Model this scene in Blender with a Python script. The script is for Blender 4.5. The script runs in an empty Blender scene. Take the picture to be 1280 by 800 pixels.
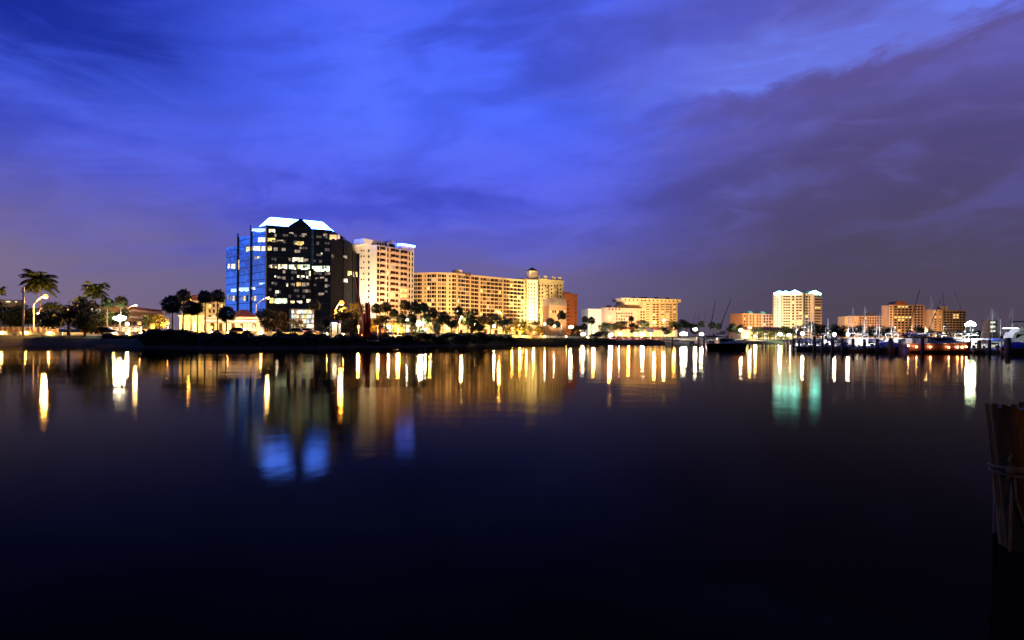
import bpy, bmesh, math, random
from mathutils import Vector, Matrix
R = math.radians
rnd = random.Random(7)
SC = bpy.context.scene
COL = SC.collection
# ------------------------------------------------------------------ camera frame (photo pixels 1280 x 800)
F, CX, CY, H, TH = 763.0, 640.0, 423.3, 2.2, 0.00763
def unroll(px, py):
    x, y = px - CX, py - CY
    return x * math.cos(TH) + y * math.sin(TH), -x * math.sin(TH) + y * math.cos(TH)
def at(px, py, D):
    """world point seen at a photo pixel, D metres ahead of the camera"""
    u, v = unroll(px, py)
    return Vector((u * D / F, D, H - v * D / F))
SHORE = [(-400, 140), (0, 119), (60, 122), (110, 122), (150, 116), (180, 110), (300, 110), (400, 118), (450, 132), (500, 146),
         (560, 163), (610, 190), (650, 221), (740, 258), (850, 300), (930, 380), (1000, 420), (1300, 425), (1900, 440)]
PROF = [(-6, -1.2), (-1, -0.35), (0.6, 0.25), (3, 0.9), (6, 1.55), (14, 2.1), (24, 2.6), (36, 3.0), (70, 4.0), (130, 4.6), (220, 5.0), (5000, 5.2)]
def lerp_tab(tab, x):
    if x <= tab[0][0]: return tab[0][1]
    for (a, b), (c, d) in zip(tab, tab[1:]):
        if x <= c: return b + (d - b) * (x - a) / (c - a)
    return tab[-1][1]
def shore(px): return lerp_tab(SHORE, px)
def gz(X, Y): return lerp_tab(PROF, Y - shore(640 + F * X / max(Y, 1)))
def ground(px, D):
    p = at(px, 420, D)
    return Vector((p.x, p.y, gz(p.x, p.y)))

# ------------------------------------------------------------------ node helper
class NT:
    def __init__(s, tree): s.t = tree
    def new(s, typ, **kw):
        n = s.t.nodes.new(typ)
        for k, v in kw.items(): setattr(n, k, v)
        return n
    def put(s, sock, v):
        if isinstance(v, bpy.types.NodeSocket): s.t.links.new(v, sock)
        elif v is not None:
            if hasattr(sock.default_value, '__len__') and not hasattr(v, '__len__'): v = (v,) * len(sock.default_value)
            if hasattr(v, '__len__') and len(sock.default_value) == 4 and len(v) == 3: v = tuple(v) + (1,)
            sock.default_value = v
    def m(s, op, a, b=None, c=None, clamp=False):
        n = s.new('ShaderNodeMath', operation=op); n.use_clamp = clamp
        for i, v in enumerate((a, b, c)):
            if v is not None: s.put(n.inputs[i], v)
        return n.outputs[0]
    def step(s, x, lo, hi, a=0.0, b=1.0):
        n = s.new('ShaderNodeMapRange', interpolation_type='SMOOTHSTEP')
        s.put(n.inputs[0], x)
        for i, v in enumerate((lo, hi, a, b)): s.put(n.inputs[i + 1], v)
        return n.outputs[0]
    def mix(s, f, a, b, blend='MIX'):
        n = s.new('ShaderNodeMix', data_type='RGBA', blend_type=blend)
        s.put(n.inputs[0], f); s.put(n.inputs[6], a); s.put(n.inputs[7], b)
        return n.outputs[2]
    def noise(s, vec, scale=1, detail=4, rough=0.55, dist=0.0):
        n = s.new('ShaderNodeTexNoise')
        if vec is not None: s.t.links.new(vec, n.inputs['Vector'])
        n.inputs['Scale'].default_value = scale; n.inputs['Detail'].default_value = detail
        n.inputs['Roughness'].default_value = rough; n.inputs['Distortion'].default_value = dist
        return n.outputs[0]
    def comb(s, x, y, z):
        n = s.new('ShaderNodeCombineXYZ')
        for i, v in enumerate((x, y, z)): s.put(n.inputs[i], v)
        return n.outputs[0]
    def ramp(s, f, stops):
        n = s.new('ShaderNodeValToRGB'); s.put(n.inputs[0], f)
        e = n.color_ramp.elements
        while len(e) < len(stops): e.new(0.5)
        for q, (p, c) in zip(e, stops):
            q.position = p; q.color = tuple(c) + (1,)
        return n.outputs[0]

MATS = {}
def mat(name, color, rough=0.7, var=0.15, scale=0.6, metallic=0.0, spec=0.4, coat=0.0, bump=0.0, stretch=(1, 1, 1)):
    """principled surface with noise mottling; object coordinates so it stays on the thing"""
    if name in MATS: return MATS[name]
    m = bpy.data.materials.new(name); m.use_nodes = True
    n = NT(m.node_tree); b = m.node_tree.nodes['Principled BSDF']
    tc = n.new('ShaderNodeTexCoord'); mp = n.new('ShaderNodeMapping'); mp.inputs['Scale'].default_value = stretch
    m.node_tree.links.new(tc.outputs['Object'], mp.inputs['Vector'])
    f = n.noise(mp.outputs[0], scale, 5, 0.6)
    lo = tuple(max(0, c * (1 - 2 * var)) for c in color); hi = tuple(min(1, c * (1 + 2 * var)) for c in color)
    n.put(b.inputs['Base Color'], n.ramp(f, [(0.25, lo), (0.75, hi)]))
    n.put(b.inputs['Roughness'], rough); n.put(b.inputs['Metallic'], metallic); n.put(b.inputs['Specular IOR Level'], spec)
    if coat: n.put(b.inputs['Coat Weight'], coat)
    if bump:
        bn = n.new('ShaderNodeBump'); bn.inputs['Strength'].default_value = bump
        n.put(bn.inputs['Height'], f); m.node_tree.links.new(bn.outputs[0], b.inputs['Normal'])
    MATS[name] = m; return m
def emit(name, color, strength, var=0.0, scale=0.8):
    if name in MATS: return MATS[name]
    m = bpy.data.materials.new(name); m.use_nodes = True
    n = NT(m.node_tree); b = m.node_tree.nodes['Principled BSDF']
    n.put(b.inputs['Base Color'], tuple(min(.6, c * .4) for c in color)); n.put(b.inputs['Emission Color'], color)
    n.put(b.inputs['Roughness'], .4)
    if var:
        tc = n.new('ShaderNodeTexCoord'); f = n.noise(tc.outputs['Object'], scale, 3)
        n.put(b.inputs['Emission Strength'], n.step(f, .3, .7, strength * (1 - var), strength * (1 + var)))
    else: n.put(b.inputs['Emission Strength'], strength)
    MATS[name] = m; return m
def leafmat(name, color, var=0.3):
    m = bpy.data.materials.new(name); m.use_nodes = True
    n = NT(m.node_tree); b = m.node_tree.nodes['Principled BSDF']
    g = n.new('ShaderNodeNewGeometry'); oi = n.new('ShaderNodeObjectInfo')
    f = n.m('ADD', n.m('MULTIPLY', g.outputs['Random Per Island'], .6), n.m('MULTIPLY', oi.outputs['Random'], .4))
    lo = tuple(c * (1 - 2 * var) for c in color); hi = tuple(c * (1 + 2 * var) for c in color)
    n.put(b.inputs['Base Color'], n.ramp(f, [(.1, lo), (.9, hi)])); n.put(b.inputs['Roughness'], .6); n.put(b.inputs['Specular IOR Level'], .25)
    MATS[name] = m; return m

# ------------------------------------------------------------------ mesh builder and things
class MB:
    def __init__(s): s.v, s.f, s.mi, s.cur = [], [], [], 0
    def add(s, vs, fs):
        o = len(s.v); s.v += [tuple(v) for v in vs]
        for f in fs: s.f.append(tuple(i + o for i in f)); s.mi.append(s.cur)
        return s
    def box(s, c, d, rz=0.0, M=None):
        x, y, z = d[0] / 2, d[1] / 2, d[2] / 2
        vs = [Vector((sx * x, sy * y, sz * z)) for sz in (-1, 1) for sx, sy in ((-1, -1), (1, -1), (1, 1), (-1, 1))]
        if M is not None: vs = [M @ v for v in vs]
        cr, sr = math.cos(rz), math.sin(rz)
        vs = [(c[0] + v.x * cr - v.y * sr, c[1] + v.x * sr + v.y * cr, c[2] + v.z) for v in vs]
        return s.add(vs, [(3, 2, 1, 0), (4, 5, 6, 7), (0, 1, 5, 4), (1, 2, 6, 5), (2, 3, 7, 6), (3, 0, 4, 7)])
    def prism(s, poly, z0, z1, top=None):
        n = len(poly); top = top or poly
        vs = [(p[0], p[1], z0) for p in poly] + [(p[0], p[1], z1) for p in top]
        return s.add(vs, [tuple(range(n - 1, -1, -1)), tuple(range(n, 2 * n))] + [(i, (i + 1) % n, n + (i + 1) % n, n + i) for i in range(n)])
    def tube(s, pts, rad, seg=8, caps=True):
        pts = [Vector(p) for p in pts]
        if not hasattr(rad, '__len__'): rad = [rad] * len(pts)
        vs, fs = [], []
        for i, p in enumerate(pts):
            d = (pts[min(i + 1, len(pts) - 1)] - pts[max(i - 1, 0)]).normalized()
            a = d.cross(Vector((0, 0, 1)) if abs(d.z) < .9 else Vector((1, 0, 0))).normalized(); b = d.cross(a)
            for k in range(seg):
                t = 2 * math.pi * k / seg
                vs.append(p + (a * math.cos(t) + b * math.sin(t)) * rad[i])
        for i in range(len(pts) - 1):
            for k in range(seg):
                k2 = (k + 1) % seg
                fs.append((i * seg + k, i * seg + k2, (i + 1) * seg + k2, (i + 1) * seg + k))
        if caps: fs += [tuple(range(seg))[::-1], tuple((len(pts) - 1) * seg + k for k in range(seg))]
        return s.add(vs, fs)
    def ball(s, c, r, seg=10, rings=6):
        if not hasattr(r, '__len__'): r = (r, r, r)
        vs = [(c[0], c[1], c[2] - r[2])]; fs = []
        for i in range(1, rings):
            ph = -math.pi / 2 + math.pi * i / rings
            for k in range(seg):
                t = 2 * math.pi * k / seg
                vs.append((c[0] + r[0] * math.cos(ph) * math.cos(t), c[1] + r[1] * math.cos(ph) * math.sin(t), c[2] + r[2] * math.sin(ph)))
        vs.append((c[0], c[1], c[2] + r[2])); L = len(vs) - 1
        for k in range(seg):
            k2 = (k + 1) % seg
            fs.append((0, 1 + k2, 1 + k)); fs.append((L, L - seg + k, L - seg + k2))
            for i in range(rings - 2): fs.append((1 + i * seg + k, 1 + i * seg + k2, 1 + (i + 1) * seg + k2, 1 + (i + 1) * seg + k))
        return s.add(vs, fs)
    def mesh(s, name, mats, smooth=False):
        me = bpy.data.meshes.new(name); me.from_pydata(s.v, [], s.f)
        for m in (mats if isinstance(mats, (list, tuple)) else [mats]): me.materials.append(m)
        if len(me.materials) > 1: me.polygons.foreach_set('material_index', s.mi)
        if smooth: me.polygons.foreach_set('use_smooth', [True] * len(me.polygons))
        me.validate(); me.update(); return me
    def build(s, name, mats, parent=None, smooth=False, loc=(0, 0, 0)):
        return link(name, s.mesh(name, mats, smooth), parent, loc)
def link(name, me, parent=None, loc=(0, 0, 0), rz=0.0):
    o = bpy.data.objects.new(name, me); COL.objects.link(o); o.location = loc; o.rotation_euler.z = rz
    if parent is not None: o.parent = parent
    return o
LABELS = {}
def tag(o, label=None, cat=None, group=None, kind=None):
    if label: o['label'] = label; LABELS.setdefault(label, []).append(group)
    if cat: o['category'] = cat
    if group: o['group'] = group
    if kind: o['kind'] = kind
    return o
def thing(name, label, cat, loc, rz=0.0, group=None, scale=None):
    o = link(name, None, None, loc, rz)
    if scale is not None: o.scale = scale if hasattr(scale, '__len__') else (scale,) * 3
    return tag(o, label, cat, group)
ORD = 'first second third fourth fifth sixth seventh eighth ninth tenth eleventh twelfth thirteenth fourteenth fifteenth sixteenth seventeenth eighteenth nineteenth twentieth'.split()

# ------------------------------------------------------------------ camera, render settings, world
cam = bpy.data.cameras.new('camera'); co = bpy.data.objects.new('camera', cam); COL.objects.link(co)
co.location = (0, 0, H); co.rotation_euler = (R(90), -TH, 0)
cam.sensor_width = 36; cam.lens = 36 * F / 1280; cam.shift_y = (CY - 400) / 1280; cam.clip_start = .1; cam.clip_end = 12000
SC.camera = co
SC.render.engine = 'CYCLES'
cy = SC.cycles
cy.use_denoising = True
cy.max_bounces = 5; cy.diffuse_bounces = 2; cy.glossy_bounces = 3; cy.transmission_bounces = 3
cy.caustics_reflective = False; cy.caustics_refractive = False; cy.sample_clamp_indirect = 8
vs = SC.view_settings
SC.display_settings.display_device = 'sRGB'
vs.view_transform = 'Standard'; vs.look = 'None'; vs.exposure = 0; vs.gamma = 1; vs.use_curve_mapping = False

w = bpy.data.worlds.new('World'); SC.world = w; w.use_nodes = True
n = NT(w.node_tree); bg = w.node_tree.nodes['Background']
tc = n.new('ShaderNodeTexCoord'); sp = n.new('ShaderNodeSeparateXYZ'); w.node_tree.links.new(tc.outputs['Generated'], sp.inputs[0])
dx, dy, dz = sp.outputs
az = n.m('ARCTAN2', dx, dy)                         # 0 ahead, positive to starboard, radians
el = n.m('ARCSINE', n.m('MINIMUM', n.m('MAXIMUM', dz, -1.0), 1.0))
# slow drifting overcast: stretched noise over azimuth and elevation
warp = n.noise(n.comb(n.m('MULTIPLY', az, 1.3), n.m('MULTIPLY', el, 2.2), 3.0), 1.6, 3)
c1 = n.noise(n.comb(n.m('MULTIPLY', az, 1.1), n.m('ADD', n.m('MULTIPLY', el, 3.6), n.m('MULTIPLY', az, -.5)), warp), 2.1, 6, .52, .5)
c2 = n.noise(n.comb(n.m('MULTIPLY', az, 2.0), n.m('ADD', n.m('MULTIPLY', el, 9.0), n.m('MULTIPLY', az, .9)), n.m('MULTIPLY', warp, 1.4)), 2.6, 6, .55, .8)
e = n.m('ADD', el, n.m('MULTIPLY', n.m('SUBTRACT', c1, .5), .16))
ef = n.m('DIVIDE', e, R(40), clamp=True)
left = n.ramp(ef, [(0, (.21, .155, .20)), (.13, (.185, .145, .27)), (.29, (.102, .108, .52)), (.46, (.05, .092, .70)), (.6, (.018, .040, .52)), (.74, (.008, .02, .30)), (1, (.006, .014, .18))])
cent = n.ramp(ef, [(0, (.125, .10, .17)), (.15, (.145, .12, .30)), (.33, (.102, .128, .84)), (.5, (.078, .146, 1.02)), (.65, (.075, .14, 1.0)), (1, (.05, .09, .66))])
rite = n.ramp(ef, [(0, (.078, .061, .082)), (.16, (.078, .062, .122)), (.36, (.086, .070, .21)), (.55, (.125, .108, .43)), (.7, (.10, .10, .46)), (1, (.05, .06, .36))])
azw = n.m('ADD', az, n.m('MULTIPLY', n.m('SUBTRACT', c1, .5), .30))
sky = n.mix(n.step(azw, R(-44), R(-12)), left, cent)
sky = n.mix(n.step(azw, R(1), R(27)), sky, rite)
# paler and greyer veils
veil = n.step(c2, .50, .78)
hi = n.step(el, R(3), R(14))
sky = n.mix(n.m('MULTIPLY', n.m('MULTIPLY', veil, hi), .30), sky, n.mix(n.step(az, R(-8), R(22)), (.095, .165, 1.0), (.17, .17, .62)))
dark = n.step(c1, .53, .70)
sky = n.mix(n.m('MULTIPLY', n.m('MULTIPLY', dark, hi), n.step(az, R(-8), R(20), .5, .20)), sky, n.mix(n.step(az, R(-8), R(20)), (.024, .030, .36), (.070, .055, .18)))
c3 = n.noise(n.comb(n.m('MULTIPLY', az, 2.6), n.m('ADD', n.m('MULTIPLY', el, 7.5), n.m('MULTIPLY', az, -1.1)), n.m('ADD', warp, 5.0)), 2.2, 6, .52, .6)
sky = n.mix(n.m('MULTIPLY', n.step(c3, .42, .66), n.m('MULTIPLY', hi, n.step(az, R(0), R(22), .34, .20))), sky, n.mix(.55, sky, (.012, .018, .16)))
sky = n.mix(n.m('MULTIPLY', n.step(c3, .52, .30), n.m('MULTIPLY', hi, .22)), sky, n.mix(.6, sky, (.16, .20, .95)))
corner = n.m('MULTIPLY', n.step(n.m('ADD', az, n.m('MULTIPLY', n.m('SUBTRACT', c3, .5), .5)), R(-20), R(-36)), n.step(n.m('ADD', el, n.m('MULTIPLY', n.m('SUBTRACT', c2, .5), .25)), R(16), R(23)))
sky = n.mix(n.m('MULTIPLY', corner, .8), sky, (.006, .018, .27))
# the long cloud bank that climbs towards the upper starboard sky: pale top, brown-violet underside
inv = n.m('DIVIDE', 1.0, n.m('MAXIMUM', dy, .05))
gu, gv = n.m('MULTIPLY', dx, inv), n.m('MULTIPLY', dz, inv)
uu = n.m('SUBTRACT', gu, .13)
crest = n.m('ADD', n.m('ADD', .352, n.m('MULTIPLY', uu, .13)), n.m('MULTIPLY', n.m('MULTIPLY', uu, uu), .24))
nn = n.noise(n.comb(n.m('MULTIPLY', gu, 3.0), n.m('MULTIPLY', n.m('SUBTRACT', gv, crest), 9.0), 1.7), 2.2, 7, .58, .4)
sd = n.m('ADD', n.m('SUBTRACT', gv, crest), n.m('MULTIPLY', n.m('SUBTRACT', nn, .5), .13))
span = n.m('MULTIPLY', n.m('MULTIPLY', n.step(gu, .08, .42), n.step(gu, 1.3, .85)), n.step(dy, .1, .4))
pale = n.m('MULTIPLY', n.m('MULTIPLY', n.step(sd, -.004, .022), n.step(sd, .15, .03)), span)
sky = n.mix(n.m('MULTIPLY', pale, n.step(c2, .32, .62, .95, .55)), sky, (.150, .22, .92))
lo_ = n.m('MULTIPLY', n.m('MULTIPLY', n.step(sd, .006, -.012), n.step(sd, -.042, -.018)), span)
sky = n.mix(n.m('MULTIPLY', lo_, n.step(c2, .30, .62, .12, .46)), sky, (.098, .072, .21))
p2 = n.m('MULTIPLY', n.m('MULTIPLY', n.step(sd, -.045, -.062), n.step(sd, -.115, -.075)), n.m('MULTIPLY', n.step(gu, .2, .32), n.step(gu, .55, .42)))
sky = n.mix(n.m('MULTIPLY', p2, .3), sky, (.14, .125, .50))
# faint pale patch above the office roofs
q = n.m('ADD', n.m('POWER', n.m('MULTIPLY', n.m('ADD', az, R(13.5)), 12), 2.0), n.m('POWER', n.m('MULTIPLY', n.m('SUBTRACT', el, R(20.5)), 9), 2.0))
sky = n.mix(n.m('MULTIPLY', n.step(n.m('ADD', q, n.m('MULTIPLY', n.m('SUBTRACT', c2, .5), 2.2)), 1.0, 0.0), .22), sky, (.13, .21, 1.0))
# last brightness of the west, far round to port
sky = n.mix(n.m('MULTIPLY', n.step(az, R(-48), R(-72)), n.step(n.m('ADD', el, n.m('MULTIPLY', n.m('SUBTRACT', c1, .5), .5)), R(-3), R(14))), sky, n.mix(n.step(c1, .36, .62), (.03, .085, .62), (.16, .42, 1.6)))
# night already fallen behind the camera
sky = n.mix(n.step(dy, .18, -.45), sky, (.006, .008, .022))
ns = n.new('ShaderNodeTexSky', sky_type='NISHITA'); ns.sun_disc = False; ns.sun_elevation = R(-4); ns.sun_rotation = R(-75)
sky = n.mix(1.0, sky, n.mix(1.0, ns.outputs[0], (.02, .02, .02), 'MULTIPLY'), 'ADD')
n.put(bg.inputs[0], sky); n.put(bg.inputs[1], 1.0)

# ------------------------------------------------------------------ shared materials
M = dict(
    stucco=mat('white_stucco', (.62, .58, .50), .85, .06, .15), cream=mat('cream_stucco', (.60, .50, .34), .85, .07, .15),
    peach=mat('peach_stucco', (.58, .40, .27), .85, .08, .15), pink=mat('pink_stucco', (.55, .36, .28), .85, .08, .2),
    terra=mat('terracotta_stucco', (.48, .17, .07), .85, .1, .15), orange=mat('orange_stucco', (.52, .27, .12), .85, .1, .15), curtain=mat('drawn_curtain', (.26, .22, .17), .8, .2, 1.2), brown=mat('brown_stucco', (.34, .22, .14), .85, .1, .15),
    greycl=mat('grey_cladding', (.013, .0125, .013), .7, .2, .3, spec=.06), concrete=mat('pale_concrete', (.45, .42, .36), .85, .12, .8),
    tile=mat('clay_roof_tile', (.30, .10, .05), .8, .2, .8), darkroof=mat('dark_roof', (.05, .045, .045), .8, .2, .5),
    teal=mat('teal_copper_roof', (.12, .40, .36), .5, .12, .5), dark_glass=mat('dark_window_glass', (.012, .013, .016), .12, .2, .5, spec=.5),
    brown_glass=mat('bronze_window_glass', (.05, .022, .010), .2, .3, .3, spec=.5),
    black_metal=mat('black_metal', (.02, .02, .022), .45, .2, 2), steel=mat('galvanised_steel', (.35, .35, .36), .4, .1, 2, metallic=.6),
    pale_pole=mat('pale_concrete_pole', (.55, .48, .36), .8, .1, 1.5), timber=mat('weathered_timber', (.09, .065, .045), .85, .3, 2, stretch=(3, 3, .4), bump=.3),
    bark=mat('bark', (.09, .065, .045), .9, .3, 3, bump=.4), palm_bark=mat('palm_trunk_bark', (.15, .115, .085), .9, .25, 4, stretch=(1, 1, 3), bump=.4),
    red_steel=mat('red_painted_steel', (.42, .016, .010), .6, .12, .8, spec=.15), white_gel=mat('white_gelcoat', (.70, .70, .70), .25, .05, 1, coat=.3),
    grey_gel=mat('grey_gelcoat', (.30, .30, .32), .3, .08, 1, coat=.3), navy_gel=mat('dark_gelcoat', (.02, .02, .03), .25, .1, 1, coat=.4),
    red_gel=mat('red_brown_hull_paint', (.24, .10, .07), .35, .18, 1, coat=.2), orange_gel=mat('orange_brown_hull_paint', (.34, .12, .05), .4, .18, 1),
    canvas=mat('white_canvas', (.65, .65, .66), .8, .06, 2), blue_canvas=mat('blue_canvas', (.015, .03, .30), .75, .15, 2, bump=.3),
    violet_canvas=mat('violet_canvas', (.24, .22, .58), .8, .12, 2, bump=.3), black_canvas=mat('black_canvas', (.015, .015, .018), .7, .2, 2),
    alu=mat('aluminium_spar', (.55, .55, .55), .35, .06, 2, metallic=.7), chrome=mat('stainless_steel', (.6, .6, .6), .2, .05, 2, metallic=1),
    rubber=mat('black_rubber', (.02, .02, .02), .7, .2, 3), red_cloth=mat('red_cloth', (.5, .03, .02), .8, .1, 2),
    lit_warm=emit('warm_lit_window', (1, .62, .22), 1.15, .6, .7), lit_white=emit('white_lit_window', (1, .93, .68), 1.35, .6, .7),
    lit_yellow=emit('yellow_lit_window', (1, .76, .24), 1.15, .6, .7), lit_blue=emit('blue_white_lit_window', (.55, .8, 1), 1.4, .5, .7),
    lit_faint=emit('faintly_lit_window', (.5, .6, .8), .05, .6, .9), lit_dim=emit('dim_lit_window', (.85, .75, .6), .3, .5, .9), lit_green=emit('greenish_lit_window', (.80, 1, .72), 1.4, .55, .7),
    roof_glow=emit('blue_white_backlit_roof_glass', (.045, .145, 1.0), 62, .15, .2), crown_teal=emit('teal_white_backlit_crown', (.14, .74, .82), 34, .25, .3),  # roof floodlight and crown lighting put into the surfaces as emission
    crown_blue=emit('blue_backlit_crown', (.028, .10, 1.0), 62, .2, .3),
)
leafmat('dark_leaf', (.022, .034, .012)); leafmat('palm_leaf', (.05, .07, .025)); leafmat('tree_leaf', (.055, .075, .022)); leafmat('yellow_leaf', (.13, .12, .02))
def glass_wall(name, base, tint, rough=.05, nx=3.0, nz=3.2, spec=.5, ior=1.5, metal=0.0):
    """curtain wall: reflective panes with a grid of thin joints, slightly uneven panes"""
    m = bpy.data.materials.new(name); m.use_nodes = True; k = NT(m.node_tree); b = m.node_tree.nodes['Principled BSDF']; k.put(b.inputs['Metallic'], metal)
    t = k.new('ShaderNodeTexCoord'); s = k.new('ShaderNodeSeparateXYZ'); m.node_tree.links.new(t.outputs['UV'], s.inputs[0])
    fx = k.m('FRACT', k.m('DIVIDE', s.outputs[0], nx)); fz = k.m('FRACT', k.m('DIVIDE', s.outputs[1], nz))
    j = k.m('MAXIMUM', k.m('LESS_THAN', fx, .05), k.m('LESS_THAN', fz, .09))
    wn = k.new('ShaderNodeTexWhiteNoise', noise_dimensions='2D')
    m.node_tree.links.new(k.comb(k.m('FLOOR', k.m('DIVIDE', s.outputs[0], nx)), k.m('FLOOR', k.m('DIVIDE', s.outputs[1], nz)), 0), wn.inputs['Vector'])
    k.put(b.inputs['Base Color'], k.mix(j, base, tuple(c * .5 + .006 for c in base)))
    k.put(b.inputs['Roughness'], k.m('ADD', k.m('MULTIPLY', j, .4), rough))
    k.put(b.inputs['Specular Tint'], tint); k.put(b.inputs['Specular IOR Level'], spec); k.put(b.inputs['IOR'], ior)
    bn = k.new('ShaderNodeBump'); bn.inputs['Strength'].default_value = .5; bn.inputs['Distance'].default_value = .5
    k.put(bn.inputs['Height'], k.noise(k.comb(s.outputs[0], s.outputs[1], k.m('MULTIPLY', wn.outputs[0], 9)), .12, 2)); m.node_tree.links.new(bn.outputs[0], b.inputs['Normal'])
    MATS[name] = m; return m
M['blue_glass'] = glass_wall('blue_mirror_curtain_wall', (.30, .62, 1.0), (1, 1, 1), .06, 1.6, 3.3, .5, 1.5, .9)
M['black_glass'] = glass_wall('black_curtain_wall', (.010, .018, .055), (.6, .7, 1.0), .08, 1.6, 3.3, .5, 1.45)
# ------------------------------------------------------------------ water and land
m = bpy.data.materials.new('harbour_water'); m.use_nodes = True; k = NT(m.node_tree)
for x in list(m.node_tree.nodes): m.node_tree.nodes.remove(x)
g = k.new('ShaderNodeNewGeometry'); s = k.new('ShaderNodeSeparateXYZ'); m.node_tree.links.new(g.outputs['Position'], s.inputs[0])
rip = k.noise(k.comb(k.m('MULTIPLY', s.outputs[0], .5), k.m('MULTIPLY', s.outputs[1], 1.1), 0), 1.0, 3, .5, .3)
swell = k.noise(k.comb(k.m('MULTIPLY', s.outputs[0], .10), k.m('MULTIPLY', s.outputs[1], .16), 4), 1.0, 2, .5)
mid = k.noise(k.comb(k.m('MULTIPLY', s.outputs[0], .42), k.m('MULTIPLY', s.outputs[1], .24), 7), 1.0, 3, .6, .4)
patch = k.noise(k.comb(k.m('MULTIPLY', s.outputs[0], .012), k.m('MULTIPLY', s.outputs[1], .05), 9), 1.0, 3, .55, .6)
bn = k.new('ShaderNodeBump'); bn.inputs['Strength'].default_value = 1.0; bn.inputs['Distance'].default_value = 1.0
k.put(bn.inputs['Height'], k.m('ADD', k.m('MULTIPLY', rip, k.step(patch, .35, .7, .0010, .0034)), k.m('ADD', k.m('MULTIPLY', swell, .014), k.m('MULTIPLY', mid, k.step(patch, .3, .7, .004, .009)))))
gl = k.new('ShaderNodeBsdfGlossy', distribution='BECKMANN'); k.put(gl.inputs['Color'], (1.0, .90, .66)); k.put(gl.inputs['Roughness'], k.step(patch, .38, .68, .075, .115))
df = k.new('ShaderNodeBsdfDiffuse'); k.put(df.inputs['Color'], (.002, .0025, .004))
fr = k.new('ShaderNodeFresnel'); fr.inputs['IOR'].default_value = 1.030
for t_ in (gl, df): m.node_tree.links.new(bn.outputs[0], t_.inputs['Normal'])
mx = k.new('ShaderNodeMixShader'); k.put(mx.inputs[0], fr.outputs[0]); m.node_tree.links.new(df.outputs[0], mx.inputs[1]); m.node_tree.links.new(gl.outputs[0], mx.inputs[2])
out = k.new('ShaderNodeOutputMaterial'); m.node_tree.links.new(mx.outputs[0], out.inputs[0]); MATS['water'] = m
mb = MB(); mb.add([(-5000, -800, 0), (5000, -800, 0), (5000, 6000, 0), (-5000, 6000, 0)], [(0, 1, 2, 3)])
tag(mb.build('water', m), kind='structure')

pxs = [-9000, -4000, -2000, -1000, -400] + list(range(-200, 1500, 12)) + [1600, 1900, 2600, 4000, 9000]
ds = [-6, -3, -1, .6, 1.6, 3, 4.5, 6, 10, 14, 19, 24, 30, 36, 50, 70, 100, 130, 170, 220, 300, 500, 900, 1800]
def strip(name, ds, pxs, mt, lift=0.0, jit=0.0, uneven=True):
    mb = MB(); vs = []
    for d in ds:
        for p in pxs:
            Y = shore(p) + d; X = (p - 640) * Y / F
            j = rnd.uniform(-1, 1) * jit if d > -3 else 0
            vs.append((X, Y, lerp_tab(PROF, d) + lift + j * (0.5 if d < 2 else 1)))
    W_ = len(pxs)
    fs = [(a * W_ + b, a * W_ + b + 1, (a + 1) * W_ + b + 1, (a + 1) * W_ + b) for a in range(len(ds) - 1) for b in range(W_ - 1)]
    mb.add(vs, fs); return tag(mb.build(name, mt, smooth=True), kind='structure')
gm = bpy.data.materials.new('bank_soil_and_lawn'); gm.use_nodes = True; k = NT(gm.node_tree); b = gm.node_tree.nodes['Principled BSDF']
g = k.new('ShaderNodeNewGeometry'); s = k.new('ShaderNodeSeparateXYZ'); gm.node_tree.links.new(g.outputs['Position'], s.inputs[0])
f = k.noise(g.outputs['Position'], .35, 6, .65); f2 = k.noise(g.outputs['Position'], 2.5, 4, .6)
soil = k.ramp(f2, [(.3, (.025, .018, .012)), (.7, (.07, .05, .032))]); lawn = k.ramp(k.m('ADD', k.m('MULTIPLY', f, .6), k.m('MULTIPLY', f2, .4)), [(.3, (.018, .024, .009)), (.7, (.055, .062, .02))])
k.put(b.inputs['Base Color'], k.mix(k.step(k.m('ADD', s.outputs[2], k.m('MULTIPLY', k.m('SUBTRACT', f, .5), .8)), .5, 1.1), soil, lawn)); k.put(b.inputs['Roughness'], .95); k.put(b.inputs['Specular IOR Level'], .15)
bn = k.new('ShaderNodeBump'); bn.inputs['Strength'].default_value = .6; bn.inputs['Distance'].default_value = .2; k.put(bn.inputs['Height'], f2); gm.node_tree.links.new(bn.outputs[0], b.inputs['Normal'])
strip('ground', ds, pxs, gm, jit=.05)
road_px = list(range(-200, 1480, 20))
mb = MB(); r = random.Random(12)   # low scrub that hides the bank from its crest to the water
for i in range(30000):
    px = r.uniform(172, 770) if i % 9 else r.uniform(128, 180); d = r.uniform(1.0, 13) if px > 178 else r.uniform(7, 13); Y = shore(px) + d; X = (px - 640) * Y / F
    hh = (.5 + .5 * math.sin(px * .11) * math.sin(px * .037 + 2) + .35 * math.sin(px * .33)) * (1.1 if px < 640 else .35) + .35
    z = lerp_tab(PROF, d) + hh * r.random() ** .8 * (1 if px > 178 else .4); a = r.uniform(0, 6.28); s_ = r.uniform(.14, .34)
    dv = Vector((math.cos(a), math.sin(a) * .6, r.uniform(-.6, .6))) * s_; q_ = Vector((r.uniform(-.3, .3), r.uniform(-.3, .3), .55)) * s_
    p_ = Vector((X, Y, z)); mb.add([p_ - dv, p_ - q_, p_ + dv, p_ + q_], [(0, 1, 2, 3)])
tag(mb.build('bank_undergrowth', MATS['dark_leaf']), 'dark low scrub covering the bank above the waterline', 'undergrowth', kind='stuff')
strip('road', [24.6, 27, 30, 33], road_px, mat('road_asphalt', (.06, .058, .055), .85, .2, .8), lift=.09)
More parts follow.
